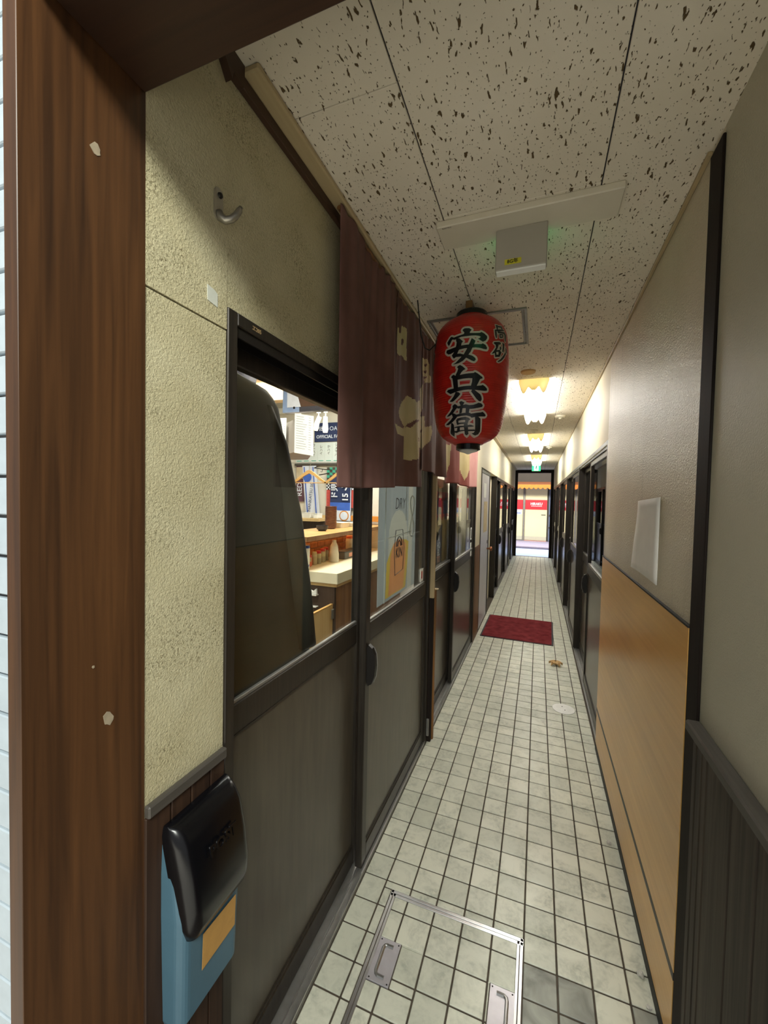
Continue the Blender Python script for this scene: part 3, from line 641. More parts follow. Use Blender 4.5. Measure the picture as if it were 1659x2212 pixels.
def halo(poly, w):
    out = [poly]; n = len(poly)
    for i in range(n):
        a, b = Vector(poly[i]), Vector(poly[(i+1) % n]); d = b-a
        if d.length < 1e-6: continue
        nrm = Vector((-d.y, d.x)).normalized()*w
        out.append([tuple(a+nrm), tuple(b+nrm), tuple(b-nrm), tuple(a-nrm)])
        out.append([(a.x+w*math.cos(k*math.pi/4), a.y+w*math.sin(k*math.pi/4)) for k in range(8)])
    return out
for key, w in (('an', .0085), ('hei', .0085), ('ei', .0085), ('taka', .0045), ('sa', .005)):
    pl = [[(u/1000, v/1000) for u, v in p] for p in KJ[key]]
    ol = []
    for p in pl: ol += halo(p, w)
    conform(ol, .02, .0004, 'character_outline', 'lantern_white', lan)
    conform(pl, .012, .0014, 'character', 'lantern_ink', lan)
    if key in ('taka', 'sa'):       # the same small characters stand on the far left side
        q = [[(u-.40, v) for u, v in p] for p in pl]; ol = []
        for p in q: ol += halo(p, w)
        conform(ol, .02, .0004, 'character_outline', 'lantern_white', lan); conform(q, .012, .0014, 'character', 'lantern_ink', lan)
cb = [(-.015, .294, 2.469), (-.012, .30, 2.43), (-.009, .308, 2.398), (-.002, .322, 2.318), (.014, .336, 2.263), (.032, .35, 2.256), (.055, .364, 2.284), (.084, .378, 2.335), (.123, .392, 2.383), (.150, .406, 2.412), (.165, .42, 2.434), (.19, .42, 2.445)]
obj('power_cable', MB().tube(cb, .0028, 7), 'cable', lan, smooth=True)
hb = root('ceiling_hanger', (.207, .41, CEIL), 'small brown metal hanger plate on the ceiling holding the red lantern', 'hanger')
obj('plate', MB().box(.192, .222, .37, .376, 2.435, CEIL, .001).box(.192, .222, .376, .44, CEIL-.004, CEIL, .001), 'jamb_wood', hb)
obj('hook', MB().tube([(.207, .378, 2.445), (.207, .395, 2.445), (.210, .41, 2.45), (.213, .42, 2.455), (.213, .425, 2.462)], .003, 6), 'screw', hb)

# ---- noren curtains
def inside(p, poly):
    x, y = p; c = False; j = len(poly)-1
    for i in range(len(poly)):
        xi, yi = poly[i]; xj, yj = poly[j]
        if (yi > y) != (yj > y) and x < (xj-xi)*(y-yi)/(yj-yi)+xi: c = not c
        j = i
    return c
CR = [[(a/1000, b/1000) for a, b in p] for p in [[[153,2289],[204,2323],[266,2340],[280,2311],[278,2257],[289,2194],[259,2192],[252,2203],[170,2186],[158,2205],[151,2242]],[[170,1891],[236,1882],[294,1889],[257,1907],[221,1928],[219,1956],[250,2001],[306,2042],[390,2029],[484,2062],[479,2115],[572,2164],[593,2104],[584,2036],[503,2004],[498,1979],[619,2007],[632,1947],[706,1972],[727,1941],[697,1889],[603,1826],[527,1817],[483,1823],[487,1772],[329,1741],[281,1744],[285,1848],[216,1845]],[[545,2292],[638,2319],[665,2306],[671,2241],[705,2242],[699,2215],[658,2195],[610,2184],[599,2212],[561,2201],[548,2253]]]]; HO = [[(a/1000, b/1000) for a, b in p] for p in [[[219,2267],[247,2281],[243,2249],[215,2242]],[[172,2310],[199,2320],[201,2293],[179,2284]],[[293,1892],[316,1914],[377,1942],[478,1961],[478,1956],[391,1934],[336,1900]],[[400,1858],[481,1872],[483,1851],[452,1846]],[[498,1898],[511,1914],[593,1940],[594,1924]],[[601,2282],[632,2292],[634,2278],[602,2268]],[[596,2246],[628,2255],[629,2241],[597,2232]],[[599,2214],[631,2223],[632,2213],[600,2204]]]]; CR2 = [[(a/1000, b/1000) for a, b in p] for p in [[[966,1863],[1179,1889],[1205,1834],[1039,1824]],[[1094,1815],[1206,1826],[1245,1755],[1115,1786]],[[1184,1930],[1378,1955],[1373,1825],[1303,1709],[1225,1836]],[[1673,1933],[1865,1970],[1880,1871],[1833,1798],[1694,1792]],[[1867,1955],[2117,1984],[2077,1826],[1904,1727],[1833,1798]]]]
def cloth(y0, y1, ztop, zbot, fold, step, paint, name, mats, parent):
    ny = int((y1-y0)/step)+1; b = MB(); nz = int((ztop-zbot(y0))/step)+1
    for j in range(nz+1):
        for i in range(ny+1):
            y = y0+(y1-y0)*i/ny; zt = ztop+.004*math.sin(y*90); z = zbot(y)+(zt-zbot(y))*j/nz
            b.v.append(fold(y, z))
    for j in range(nz):
        for i in range(ny):
            a = j*(ny+1)+i; b.f.append((a, a+1, a+ny+2, a+ny+1))
            y = y0+(y1-y0)*(i+.5)/ny; z = zbot(y)+(ztop-zbot(y))*(j+.5)/nz; b.mi.append(paint(y, z))
    o = obj(name, b, mats, parent, smooth=True)
    md = o.modifiers.new('thickness', 'SOLIDIFY'); md.thickness = .0012
    return o
nor = root('noren_curtain', (-.06, .3, 1.6), 'long brown split noren curtain with cream characters, hanging over the near left doors', 'curtain', 'noren curtains over the left doors')
obj('rod', MB().lathe([(.007, -.40), (.007, 1.09)], -.062, 2.436, 10, axis='y'), 'jamb_wood', nor)
def fold1(y, z):
    t = (2.44-z)/.84; t = max(0, t)
    x = -.055 + .004*math.sin(y*95+2*math.sin(y*9))*(1-t)**2 + (.006+.017*t)*math.sin(y*17.5+.9) + .006*t*math.sin(y*41+z*2.5) + .002*math.sin(y*120)*max(0, (t-.85)/.15)
    return (max(-.0935, x), y + .006*t*math.sin(y*23), z)
def paint1(y, z):
    return 1 if any(inside((y, z), p) for p in CR) and not any(inside((y, z), p) for p in HO) else 0
cloth(-.405, .118, 2.44, lambda y: 1.600+.012*math.sin(y*4), fold1, .007, paint1, 'cloth_panel', ['noren_brown', 'noren_cream'], nor)
def fold2(y, z):
    x, yy, zz = fold1(y, z); t = max(0, (2.44-z)/.84); k = max(0, (y-.36)/.2); return (x+.02*k*t, yy+.012*k*t, zz)
cloth(.122, .545, 2.44, lambda y: 1.612+.02*(y-.12), fold2, .006, paint1, 'cloth_panel', ['noren_brown', 'noren_cream'], nor)
def fold3(y, z):
    x, yy, zz = fold1(y, z); t = max(0, (2.44-z)/.74); k = max(0, 1-(y-.55)/.14); w = max(0, (y-.86)/.18)
    return (x+.028*k*t+.02*w*t, yy-.03*k*t, zz)
cloth(.55, 1.06, 2.44, lambda y: 1.715-.03*(y-.55), fold3, .006, paint1, 'cloth_panel', ['noren_brown', 'noren_cream'], nor)
no2 = root('noren_curtain', (-.06, 1.95, 1.69), 'reddish noren curtain with cream patches, hanging over the second pair of left doors', 'curtain', 'noren curtains over the left doors')
obj('rod', MB().lathe([(.007, 1.10), (.007, 2.80)], -.062, 2.436, 10, axis='y'), 'jamb_wood', no2)
def fold4(y, z):
    t = max(0, (2.44-z)/.78)
    x = -.058 + .003*math.sin(y*80)*(1-t) + (.006+.016*t)*math.sin(y*13+.4) + .004*t*math.sin(y*37+z*3)
    return (max(-.0935, x), y, z)
def paint2(y, z):
    if any(inside((y, z), p) for p in CR2): return 1
    return 2 if (y > 2.15 or (1.62 < y < 1.70) or y < 1.16) else 0  # pinker parts carry the glow of the lit interior in their colour
for a, b_, zb in ((1.11, 1.655, 1.672), (1.665, 2.20, 1.678), (2.21, 2.77, 1.69)):
    cloth(a, b_, 2.44, lambda y: zb+.01*math.sin(y*5), fold4, .012, paint2, 'cloth_panel', ['noren2_red', 'noren2_cream', 'noren2_pink'], no2)

# ---- letter box
mbx = root('letter_box', (-.06, -.91, .56), 'blue plastic letter box with black lid, fixed to the left wall at the entrance', 'mailbox')
def loft(b, secs, mi=0):
    """secs: list of closed rings of equal length"""
    n0 = len(b.v); m = len(secs[0])
    for r_ in secs: b.v += r_
    for i in range(len(secs)-1):
        for k in range(m):
            k2 = (k+1) % m; b.f.append((n0+i*m+k, n0+i*m+k2, n0+(i+1)*m+k2, n0+(i+1)*m+k)); b.mi.append(mi)
    b.f.append(tuple(n0+k for k in range(m))[::-1]); b.f.append(tuple(n0+(len(secs)-1)*m+k for k in range(m))); b.mi += [mi, mi]
    return b
def rsec(x0, x1, y0, y1, z, r=.02, zf=0):
    """rounded outline: back at x0 square, front corners rounded; zf tilts the front down"""
    p = [(x0, y0)]
    for k in range(7): a = R(-90+15*k); p.append((x1-r+r*math.cos(a), y0+r+r*math.sin(a)))
    for k in range(7): a = R(15*k); p.append((x1-r+r*math.cos(a), y1-r+r*math.sin(a)))
    p.append((x0, y1))
    return [(x, y, z-zf*(x-x0)/max(1e-6, x1-x0)) for x, y in p]
bb = MB(); loft(bb, [rsec(-.092, -.055, -.982, -.838, .565, .02), rsec(-.092, -.047, -.986, -.834, .578, .02), rsec(-.0925, -.041, -.99, -.83, .78, .02), rsec(-.0925, -.050, -.99, -.83, .86, .02), rsec(-.0925, -.068, -.988, -.832, .915, .02)])
obj('body', bb, 'mail_blue', mbx)
lb = MB()
fr_ = [(.735, -.036, -.972, -.832), (.742, -.030, -.978, -.828), (.765, -.021, -.984, -.826), (.80, -.019, -.987, -.8255), (.86, -.028, -.99, -.8255), (.905, -.042, -.991, -.826), (.922, -.052, -.990, -.827)]
loft(lb, [rsec((-.046, -.047, -.052, -.062, -.076, -.088, -.091)[i], x, a, b_, z+(.0 if i < 5 else .010), (.012, .016, .022, .024, .024, .024, .024)[i]) for i, (z, x, a, b_) in enumerate(fr_)] + [rsec(-.0915, -.062, -.988, -.829, .943, .02), rsec(-.0915, -.075, -.986, -.831, .949, .012)])
lid = obj('lid', lb, 'black_plastic', mbx, smooth=True)
es = lid.modifiers.new('crease', 'EDGE_SPLIT'); es.split_angle = R(48)
tx = text('embossed_letters', 'POST', .03, 'black_plastic', lid, (-.0262, -.905, .880), (R(90-11), 0, R(90)), .001, .0012)
obj('label', MB().prism([(-.942, .648), (-.853, .650), (-.853, .716), (-.942, .720)], lambda u, v, d: (-.0470+(v-.578)*.0347+d, u, v), .0016, .0024), 'mail_label', mbx)

# ---- coat hook, tape, paper sheet
hk = root('coat_hook', (-.098, -.855, 2.12), 'grey metal coat hook screwed to the plaster above the left doors', 'hook')
def stadium(w, h, n=8): return [(w*math.cos(a), h-w+w*math.sin(a)) for a in [math.pi*k/n for k in range(n+1)]]+[(w*math.cos(a), -h+w+w*math.sin(a)) for a in [math.pi+math.pi*k/n for k in range(n+1)]]
obj('back_plate', MB().prism(stadium(.0115, .032), lambda u, v, d: (-.098+d, -.858+u, 2.146+v), 0, .004), 'chrome', hk)
obj('arm', MB().tube([(-.095, -.858, 2.130), (-.090, -.857, 2.119), (-.082, -.853, 2.114), (-.072, -.848, 2.117), (-.065, -.843, 2.126), (-.060, -.838, 2.138), (-.058, -.836, 2.146)], [.008, .0085, .008, .0075, .007, .0065, .004], 10), 'chrome', hk, smooth=True)
obj('screw', MB().lathe([(.006, -.094), (.005, -.0905), (.002, -.090)], -.856, 2.164, 12, axis='x'), 'screw', hk)
tag(obj('tape_scrap', MB().prism([(-.014, .016), (.006, .013), (.014, .008), (.014, -.018), (-.013, -.014)], lambda u, v, d: (-.098+d, -.871+u, 1.958+v), .0002, .0012), 'tape_white', None, (-.098, -.871, 1.958)), 'small white scrap of tape stuck on the plaster below the coat hook', 'tape')
ps = MB(); NN = 10
for j in range(NN+1):
    for i in range(7):
        u, v = i/6, j/NN; y = .112+.335*u+.012*(1-v)*u; z = 1.283+.292*v+.012*(u-.5)*(v-.5)*-2
        x = .9215-.012*(u**3)*(1-v)**3-.003*math.sin(v*5)*u
        ps.v.append((x, y, z))
for j in range(NN):
    for i in range(6): a_ = j*7+i; ps.f.append((a_, a_+1, a_+8, a_+7)); ps.mi.append(0)
sh = obj('paper_sheet', ps, 'paper_white', None, (.92, .28, 1.42), smooth=True)
sh.modifiers.new('thickness', 'SOLIDIFY').thickness = .003
tag(sh, 'blank white sheet of paper curling off the right wall above the wood panel', 'paper')

# ---- ceiling fittings
ex = root('exit_sign', (.455, -.1, CEIL), 'white ceiling exit sign seen from behind with a yellow handwritten label', 'exit sign')
obj('mounting_bar', bx(.188, .735, -.192, -.064, CEIL-.022, CEIL, .003), 'sign_white', ex)
text('bar_print', 'ELECTRIC', .007, 'ink_soft', ex, (.222, -.183, CEIL-.0224), TX_DOWN, 0, .0002)
obj('housing', bx(.373, .533, -.118, -.084, 2.316, CEIL-.021, .003), 'sign_grey', ex)
obj('lens', bx(.379, .527, -.0838, -.079, 2.322, CEIL-.03, .001), 'exit_green', ex)
obj('lower_edge', bx(.376, .530, -.116, -.086, 2.311, 2.3165, .001), 'paper_bright', ex)
lb_ = obj('handwritten_label', bx(.403, .455, -.1192, -.118, 2.330, 2.347), 'yellow_label', ex)
text('handwriting', '8G年', .0155, 'ink', lb_, (.428, -.1195, 2.3385), TX_BACK, .0003, .0002)
ht = root('ceiling_hatch', (.22, .74, CEIL), 'square ceiling access hatch with aluminium frame, behind the red lantern', 'hatch')
hf = MB(); x0, x1, y0, y1 = -.03, .452, .515, .975
for k, w in ((0, .012), (.014, .011)):
    z0 = CEIL-.008+k*.25
    hf.box(x0+k, x1-k, y0+k, y0+k+w, z0, CEIL, .001).box(x0+k, x1-k, y1-k-w, y1-k, z0, CEIL, .001).box(x0+k, x0+k+w, y0+k+w, y1-k-w, z0, CEIL, .001).box(x1-k-w, x1-k, y0+k+w, y1-k-w, z0, CEIL, .001)
obj('frame', hf, 'alu_dull', ht)
obj('lid_board', bx(x0+.026, x1-.026, y0+.026, y1-.026, CEIL-.003, CEIL), 'ceiling_board', ht)
dt = obj('smoke_detector', MB().lathe([(.050, CEIL), (.050, CEIL-.006), (.046, CEIL-.012), (.02, CEIL-.014)], .437, 1.516, 28), 'detector', None, (.437, 1.516, CEIL)); tag(dt, 'round flat tan cover plate on the ceiling before the first lamp', 'detector')
def det(x, y, lab):
    t = root('heat_detector', (x, y, CEIL), lab, 'detector')
    obj('base', MB().lathe([(.052, CEIL), (.052, CEIL-.012), (.04, CEIL-.022)], x, y, 24), 'detector_white', t)
    obj('sensor', MB().lathe([(.018, CEIL-.022), (.016, CEIL-.036), (.004, CEIL-.038)], x, y, 16), 'detector_white', t)
det(.45, 4.0, 'white heat detector on the ceiling between first and second lamp'); det(.72, 3.15, 'white heat detector on the ceiling right of the first lamp'); det(.67, 5.7, 'white heat detector on the ceiling right of the second lamp')
def lamp(y0, y1, label, power):
    t = root('ceiling_lamp', (.473, (y0+y1)/2, CEIL), label, 'lamp', 'fluorescent ceiling lamps')
    W2 = .105; zt = CEIL-.002
    def sec(y, k=1.0, dz=0):   # scalloped cross-section: four lobes
        p = [(-W2, zt)]
        N_ = 32
        for i in range(N_+1):
            u = -1+2*i/N_
            dip = .036+.052*abs(math.cos(u*math.pi*1.5))*(.5+.5*min(1, abs(u)/.5))
            e = 1-abs(u)**10
            p.append((u*W2*k, zt-(dip*e+.012)*1.0-dz))
        p.append((W2, zt))
        return [(.473+x, y, z) for x, z in p]
    obj('end_cap', loft(MB(), [sec(y0, 1.02, .004), sec(y0+.022, 1.02, .004)]), 'lamp_cap', t)
    obj('end_cap', loft(MB(), [sec(y1-.022, 1.02, .004), sec(y1, 1.02, .004)]), 'lamp_cap', t)
    obj('diffuser', loft(MB(), [sec(y0+.022), sec(y1-.022)]), 'lamp_diffuser', t)
lamp(1.70, 3.02, 'bright fluorescent lamp with scalloped diffuser, the nearest on the corridor ceiling', 1)
lamp(4.28, 5.60, 'bright fluorescent lamp with scalloped diffuser, the middle one of the corridor ceiling', 1)
lamp(6.86, 8.18, 'bright fluorescent lamp with scalloped diffuser, the farthest, before the green exit sign', 1)
e2 = root('exit_sign', (.465, 8.9, CEIL), 'lit green exit sign with a running figure at the far end of the ceiling', 'exit sign')
obj('housing', bx(.365, .565, 8.9, 8.935, 2.30, CEIL, .003), 'sign_white', e2)
obj('green_panel', bx(.369, .561, 8.893, 8.8995, 2.304, 2.455), 'exit_green', e2)
obj('white_panel', bx(.415, .515, 8.889, 8.8925, 2.31, 2.45), 'exit_white', e2)
rm = MB()
for a_, b_, r_ in (((.470, 2.425), (.463, 2.385), .010), ((.463, 2.385), (.482, 2.35), .007), ((.482, 2.35), (.478, 2.325), .006), ((.463, 2.385), (.447, 2.358), .007), ((.447, 2.358), (.430, 2.352), .006), ((.468, 2.415), (.486, 2.395), .005), ((.468, 2.415), (.448, 2.398), .005)):
    rm.tube([(a_[0], 8.888, a_[1]), (b_[0], 8.888, b_[1])], r_, 6)
rm.lathe([(.001, 8.886), (.010, 8.887), (.001, 8.889)], .474, 2.440, 10, axis='y')
obj('running_figure', rm, 'green_check', e2)

# ---- things on the floor
dm = root('door_mat', (.35, 3.69, 0), 'dark red carpet doormat lying askew on the tiles', 'doormat')
mp = [(-.052, 3.225), (.732, 3.205), (.757, 4.145), (-.045, 4.165)]
obj('edging', MB().prism(mp, lambda u, v, d: (u, v, d), .0005, .005), 'mat_edge', dm)
cx_, cy_ = .35, 3.69
obj('pile', MB().prism([(cx_+(u-cx_)*.955, cy_+(v-cy_)*.965) for u, v in mp], lambda u, v, d: (u, v, d), .004, .011), 'mat_red', dm)
dr = root('floor_drain_cap', (.757, 1.785, 0), 'round pale drain cap set in the floor tiles beside the wood panel', 'drain cap')
obj('rim', MB().lathe([(.078, .0005), (.078, .004), (.052, .0065), (.050, .0065)], .757, 1.785, 36), 'drain_white', dr)
obj('cap', MB().lathe([(.048, .004), (.048, .0062), (.046, .007)], .757, 1.785, 32), 'drain_white', dr)
obj('screws', MB().lathe([(.004, .007), (.003, .0085)], .765, 1.76, 8).lathe([(.004, .007), (.003, .0085)], .748, 1.81, 8), 'screw', dr, kind='stuff')
lf = MB()
def curl(cx, cy, ang, L_, w, lift):
    n0 = len(lf.v); M_ = 9
    for i in range(M_):
        t = i/(M_-1); hw = w*math.sin(math.pi*min(.96, .12+t*.9))
        for k in range(7):
            u = -1+2*k/6; px = L_*(t-.1); py = hw*u; pz = .004+lift*math.sin(math.pi*t)*.6+.016*u*u*(.4+t)
            lf.v.append((cx+px*math.cos(ang)-py*math.sin(ang), cy+px*math.sin(ang)+py*math.cos(ang), pz))
    for i in range(M_-1):
        for k in range(6): a_ = n0+i*7+k; lf.f.append((a_, a_+1, a_+8, a_+7)); lf.mi.append(0)
for ang in (.2, 1.5, 2.9, 4.0, 5.3): curl(.735, 2.66, ang, .070, .030, .026)
lo = obj('dry_leaf', lf, 'brown_leaf', None, (.735, 2.66, 0), smooth=True); lo.modifiers.new('thickness', 'SOLIDIFY').thickness = .002
tag(lo, 'crumpled tan dry leaf lying on the tiles before the red doormat', 'leaf')
def crumb(x, y, s, lab, seed):
    rnd = random.Random(seed); bm = bmesh.new(); bmesh.ops.create_icosphere(bm, subdivisions=2, radius=s)
    for v in bm.verts: v.co *= rnd.uniform(.6, 1.15); v.co.z = max(-s*.42, v.co.z*.7)
    b = MB(); bm.verts.index_update(); b.v = [(x+v.co.x, y+v.co.y, s*.42+.0006+v.co.z) for v in bm.verts]; b.f = [tuple(v.index for v in q.verts) for q in bm.faces]; b.mi = [0]*len(b.f); bm.free()
    tag(obj('plaster_crumb', b, 'debris', None, (x, y, 0)), lab, 'debris', 'white crumbs along the right baseboard')
crumb(.880, .545, .011, 'white crumb by the lower oak board, the farthest one from the entrance', 1)
crumb(.893, -.005, .012, 'larger pale flaky crumb on the floor at the right baseboard', 2)
crumb(.898, -.098, .0085, 'small white crumb at the right baseboard, nearest to the entrance', 3)

# ================================================================ THE RESTAURANT BEHIND THE LEFT DOORS
struct('wall_inner', MB().box(-3.7, -.281, 3.10, 3.18, 0, 2.95).box(-3.78, -3.70, -1.0, 3.18, 0, 2.95).box(-3.7, -.281, -1.08, -1.0, 0, 2.95).box(-.281, -.27, -1.0, 3.1, 2.52, 2.95), 'inner_wall')
struct('ceiling_inner', bx(-3.7, -.281, -1.0, 3.10, 2.90, 3.0), 'inner_ceiling')
struct('floor_inner', bx(-3.7, -.281, -1.0, 3.10, -.08, 0), 'inner_floor')
struct('trim_30', bx(-3.6, -2.06, 2.20, 2.32, 2.60, 2.899), 'bulkhead')
struct('trim_31', bx(-2.9, -1.6, 3.02, 3.099, 2.66, 2.72, .004), 'paper_bright')

# poster and infinity tape on the second leaf, poster on the third
po = root('beer_poster', (-.147, .5, 1.05), 'translucent grey beer poster with an amber glass and DRY lettering behind the second left door', 'poster')
dome = [(.335, 1.22)]+[(.335+.155*(1-math.cos(a)), 1.36+.14*math.sin(a)) for a in [k*math.pi/10 for k in range(11)]]+[(.645, 1.22)]
gl_ = [(.305, 1.07), (.625, 1.07), (.655, 1.20), (.668, 1.32), (.62, 1.335), (.5, 1.345), (.42, 1.33), (.36, 1.29), (.315, 1.24)]
ga = [(.345, 1.075), (.585, 1.075), (.615, 1.20), (.625, 1.31), (.56, 1.34), (.48, 1.345), (.41, 1.325), (.37, 1.27)]
sm = MB(); GY, GZ = 121, 133
for j in range(GZ+1):
    for i in range(GY+1): sm.v.append((-.1475-.0008*math.sin(i*.16), .195+.605*i/GY, 1.055+.665*j/GZ))
for j in range(GZ):
    for i in range(GY):
        a_ = j*(GY+1)+i; sm.f.append((a_, a_+1, a_+GY+2, a_+GY+1)); q = (.195+.605*(i+.5)/GY, 1.055+.665*(j+.5)/GZ)
        sm.mi.append(3 if inside(q, ga) else 2 if inside(q, gl_) else 1 if inside(q, dome) or .655 < q[0] < .735 else 0)
obj('printed_sheet', sm, ['poster_grey', 'poster_pale', 'poster_yellow', 'poster_amber'], po, smooth=True)
text('dry_print', 'DRY', .085, 'poster_ink', po, (-.1440, .50, 1.530), TX_LEFT, -.001, .0003, sx=1.0, shear=.15)
text('beer_print', 'KIN', .075, 'poster_ink', po, (-.1432, .492, 1.275), TX_LEFT, .001, .0003, sx=.9)
em = [(.415, 1.30), (.435, 1.395), (.545, 1.395), (.575, 1.30), (.56, 1.18), (.43, 1.165)]
obj('emblem_outline', MB().tube([(-.1436, u, v) for u, v in em+[em[0]]], .0018, 5), 'poster_ink', po)
obj('emblem_arcs', MB().tube([(-.1436, .492+.045*math.cos(a), 1.31+.05*math.sin(a)) for a in [k*math.pi/8 for k in range(9)]], .003, 5).tube([(-.1436, .492+.025*math.cos(a), 1.31+.03*math.sin(a)) for a in [k*math.pi/8 for k in range(9)]], .003, 5), 'poster_ink', po)
obj('fold_lines', MB().tube([(-.1432, .278, 1.057), (-.1432, .278, 1.70)], .003, 5).tube([(-.1432, .60, 1.44), (-.1432, .60, 1.70)], .002, 5).tube([(-.1432, .30, 1.365), (-.1432, .70, 1.375)], .002, 5), 'poster_line', po)
obj('loop_mark', MB().tube([(-.1428, .712+.040*math.sin(2*t), 1.46+.115*math.cos(t)) for t in [k*math.pi/16 for k in range(33)]], .0035, 6), 'poster_line', po)
p3 = root('team_poster', (-.185, 1.45, 1.06), 'colourful team poster in red, navy and tan inside the second pair of left doors', 'poster')
def q3(name, a, b, c, d, e, mat): return obj(name, bx(-.187+e, -.1862+e, a, b, c, d), mat, p3)
q3('sheet', 1.13, 1.91, 1.055, 1.72, -.003, 'poster_tan')
q3('lower_sheet', 1.13, 1.44, 1.056, 1.30, 0, 'paper_bright')
q3('red_band', 1.131, 1.909, 1.555, 1.62, .0, 'poster_red'); q3('navy_band', 1.131, 1.909, 1.445, 1.555, .0, 'poster_navy'); q3('red_band', 1.131, 1.909, 1.42, 1.445, .0, 'poster_red')
q3('lilac_stripe', 1.27, 1.42, 1.36, 1.64, .0010, 'poster_lilac')
q3('red_star', 1.135, 1.40, 1.302, 1.36, .0010, 'poster_red')
for k in range(6):
    y = 1.16+.13*k
    obj('player_figure', MB().lathe([(.001, -.1852), (.02, -.1846), (.001, -.184)], y, 1.598, 10, axis='x').box(-.1855, -.1848, y-.035, y+.035, 1.46, 1.575).box(-.1855, -.1848, y-.03, y-.006, 1.40, 1.46).box(-.1855, -.1848, y+.006, y+.03, 1.40, 1.46), 'poster_navy' if k % 2 else 'poster_red', p3)
obj('dark_flag', MB().prism([(1.47, 1.25), (1.60, 1.33), (1.70, 1.37), (1.70, 1.057), (1.47, 1.057)], lambda u, v, d: (-.186+d, u, v), 0, .001), 'bowl_black', p3)
for k, s in enumerate(('A', 'HO', 'EL', 'TO')): text('flag_letters', s, .07, 'paper_bright' if k < 3 else 'pink_label', p3, (-.1846, 1.585, 1.255-.055*k), TX_LEFT, .002, .0003, sx=1.1)
p4 = root('team_poster', (-.185, 2.15, 1.06), 'narrow team poster with dark lettering inside the outer leaf of the second left doors', 'poster')
def q4(name, a, b, c, d, e, mat): return obj(name, bx(-.187+e, -.1862+e, a, b, c, d), mat, p4)
q4('sheet', 1.97, 2.42, 1.055, 1.70, -.003, 'poster_tan'); q4('navy_figure', 2.14, 2.38, 1.43, 1.58, 0, 'poster_navy'); q4('red_collar', 2.12, 2.40, 1.58, 1.615, 0, 'poster_red'); q4('red_band', 2.12, 2.40, 1.40, 1.43, 0, 'poster_red')
obj('dark_flag', MB().prism([(2.02, 1.25), (2.2, 1.33), (2.34, 1.38), (2.36, 1.057), (2.02, 1.057)], lambda u, v, d: (-.186+d, u, v), 0, .001), 'bowl_black', p4)
for k, s in enumerate(('A', 'HO', 'EL', 'TO')): text('flag_letters', s, .07, 'paper_bright', p4, (-.1846, 2.19, 1.26-.055*k), TX_LEFT, .002, .0003, sx=1.1)
cl = root('cooler_cabinet', (-.9, 2.9, 0), 'grey upright cabinet inside behind the second left doors', 'cabinet')
obj('body', bx(-.62, -.30, 2.45, 3.05, 0, 1.36, .006), 'rail_dark', cl); obj('top_plate', bx(-.63, -.29, 2.44, 3.06, 1.361, 1.38, .003), 'cabinet_grey', cl); obj('door_panel', bx(-.299, -.290, 2.48, 3.02, .1, 1.30, .003), 'rail_dark', cl)

# dark coat on a hanger by the window
co = root('hanging_coat', (-.42, -.5, .7), 'long dark coat hanging just inside the first left door window', 'coat')
cs = []
for z, yl, yr, d in ((.62, -1.0+.06, .06, .10), (.8, -.95, .035, .10), (1.05, -.95, -.022, .10), (1.3, -.92, -.085, .10), (1.55, -.90, -.142, .10), (1.70, -.88, -.178, .095), (1.82, -.86, -.207, .085), (1.88, -.84, -.223, .075), (1.912, -.80, -.245, .06), (1.933, -.72, -.278, .05), (1.945, -.66, -.37, .04), (1.953, -.62, -.46, .04), (1.968, -.60, -.50, .03)):
    ring = []
    for k in range(36):
        a_ = 2*math.pi*k/36; c_, s_ = math.cos(a_), math.sin(a_)
        q = .75; px = abs(c_)**q*(1 if c_ > 0 else -1); qx = abs(s_)**q*(1 if s_ > 0 else -1)
        w = .008*math.sin(a_*9+z*3)*max(0, min(1, (1.9-z)*2))
        ring.append((-.42+d*qx+w*qx, (yl+yr)/2+(yr-yl)/2*px, z))
    cs.append(ring)
obj('coat_body', loft(MB(), cs), 'coat_cloth', co, smooth=True)
sv = []
for z, yc, w, xo in ((.95, .0, .055, .07), (1.2, -.06, .06, .075), (1.5, -.135, .065, .07), (1.75, -.20, .06, .05), (1.87, -.25, .035, .03)):
    sv.append([(-.42+xo+.045*math.sin(a_), yc-.09+w*math.cos(a_), z) for a_ in [2*math.pi*k/16 for k in range(16)]])
obj('sleeve', loft(MB(), sv), 'coat_cloth', co, smooth=True)
obj('collar', MB().tube([(-.42+.045*math.cos(a_), -.55+.06*math.sin(a_), 1.965+.008*math.sin(a_*2)) for a_ in [2*math.pi*k/14 for k in range(15)]], .014, 7), 'coat_cloth', co, smooth=True)
obj('hanger_wire', MB().tube([(-.42, -.55, 1.96), (-.42, -.55, 2.04), (-.42, -.535, 2.065), (-.42, -.515, 2.05)], .003, 6), 'chrome', co)
tag(obj('hanging_rail', MB().lathe([(.008, -.98), (.008, 1.05)], -.42, 2.082, 10, axis='y'), 'alu_dull', None, (-.42, 0, 2.05)), 'thin metal clothes rail above the dark coat inside the window', 'rail')
gb = root('exhaust_duct', (-1.6, 1.0, 2.42), 'small grey rounded duct end under the restaurant ceiling above the coat', 'duct')
obj('duct_body', loft(MB(), [rsec(-1.70, -1.50, .93, 1.07, 2.415, .05), rsec(-1.70, -1.495, .92, 1.08, 2.47, .05), rsec(-1.70, -1.495, .92, 1.08, 2.50, .05), rsec(-1.70, -1.495, .92, 1.08, 2.899, .05)]), 'tv_dark', gb)
obj('flange', bx(-1.72, -1.47, .90, 1.10, 2.888, 2.8995), 'cabinet_grey', gb)

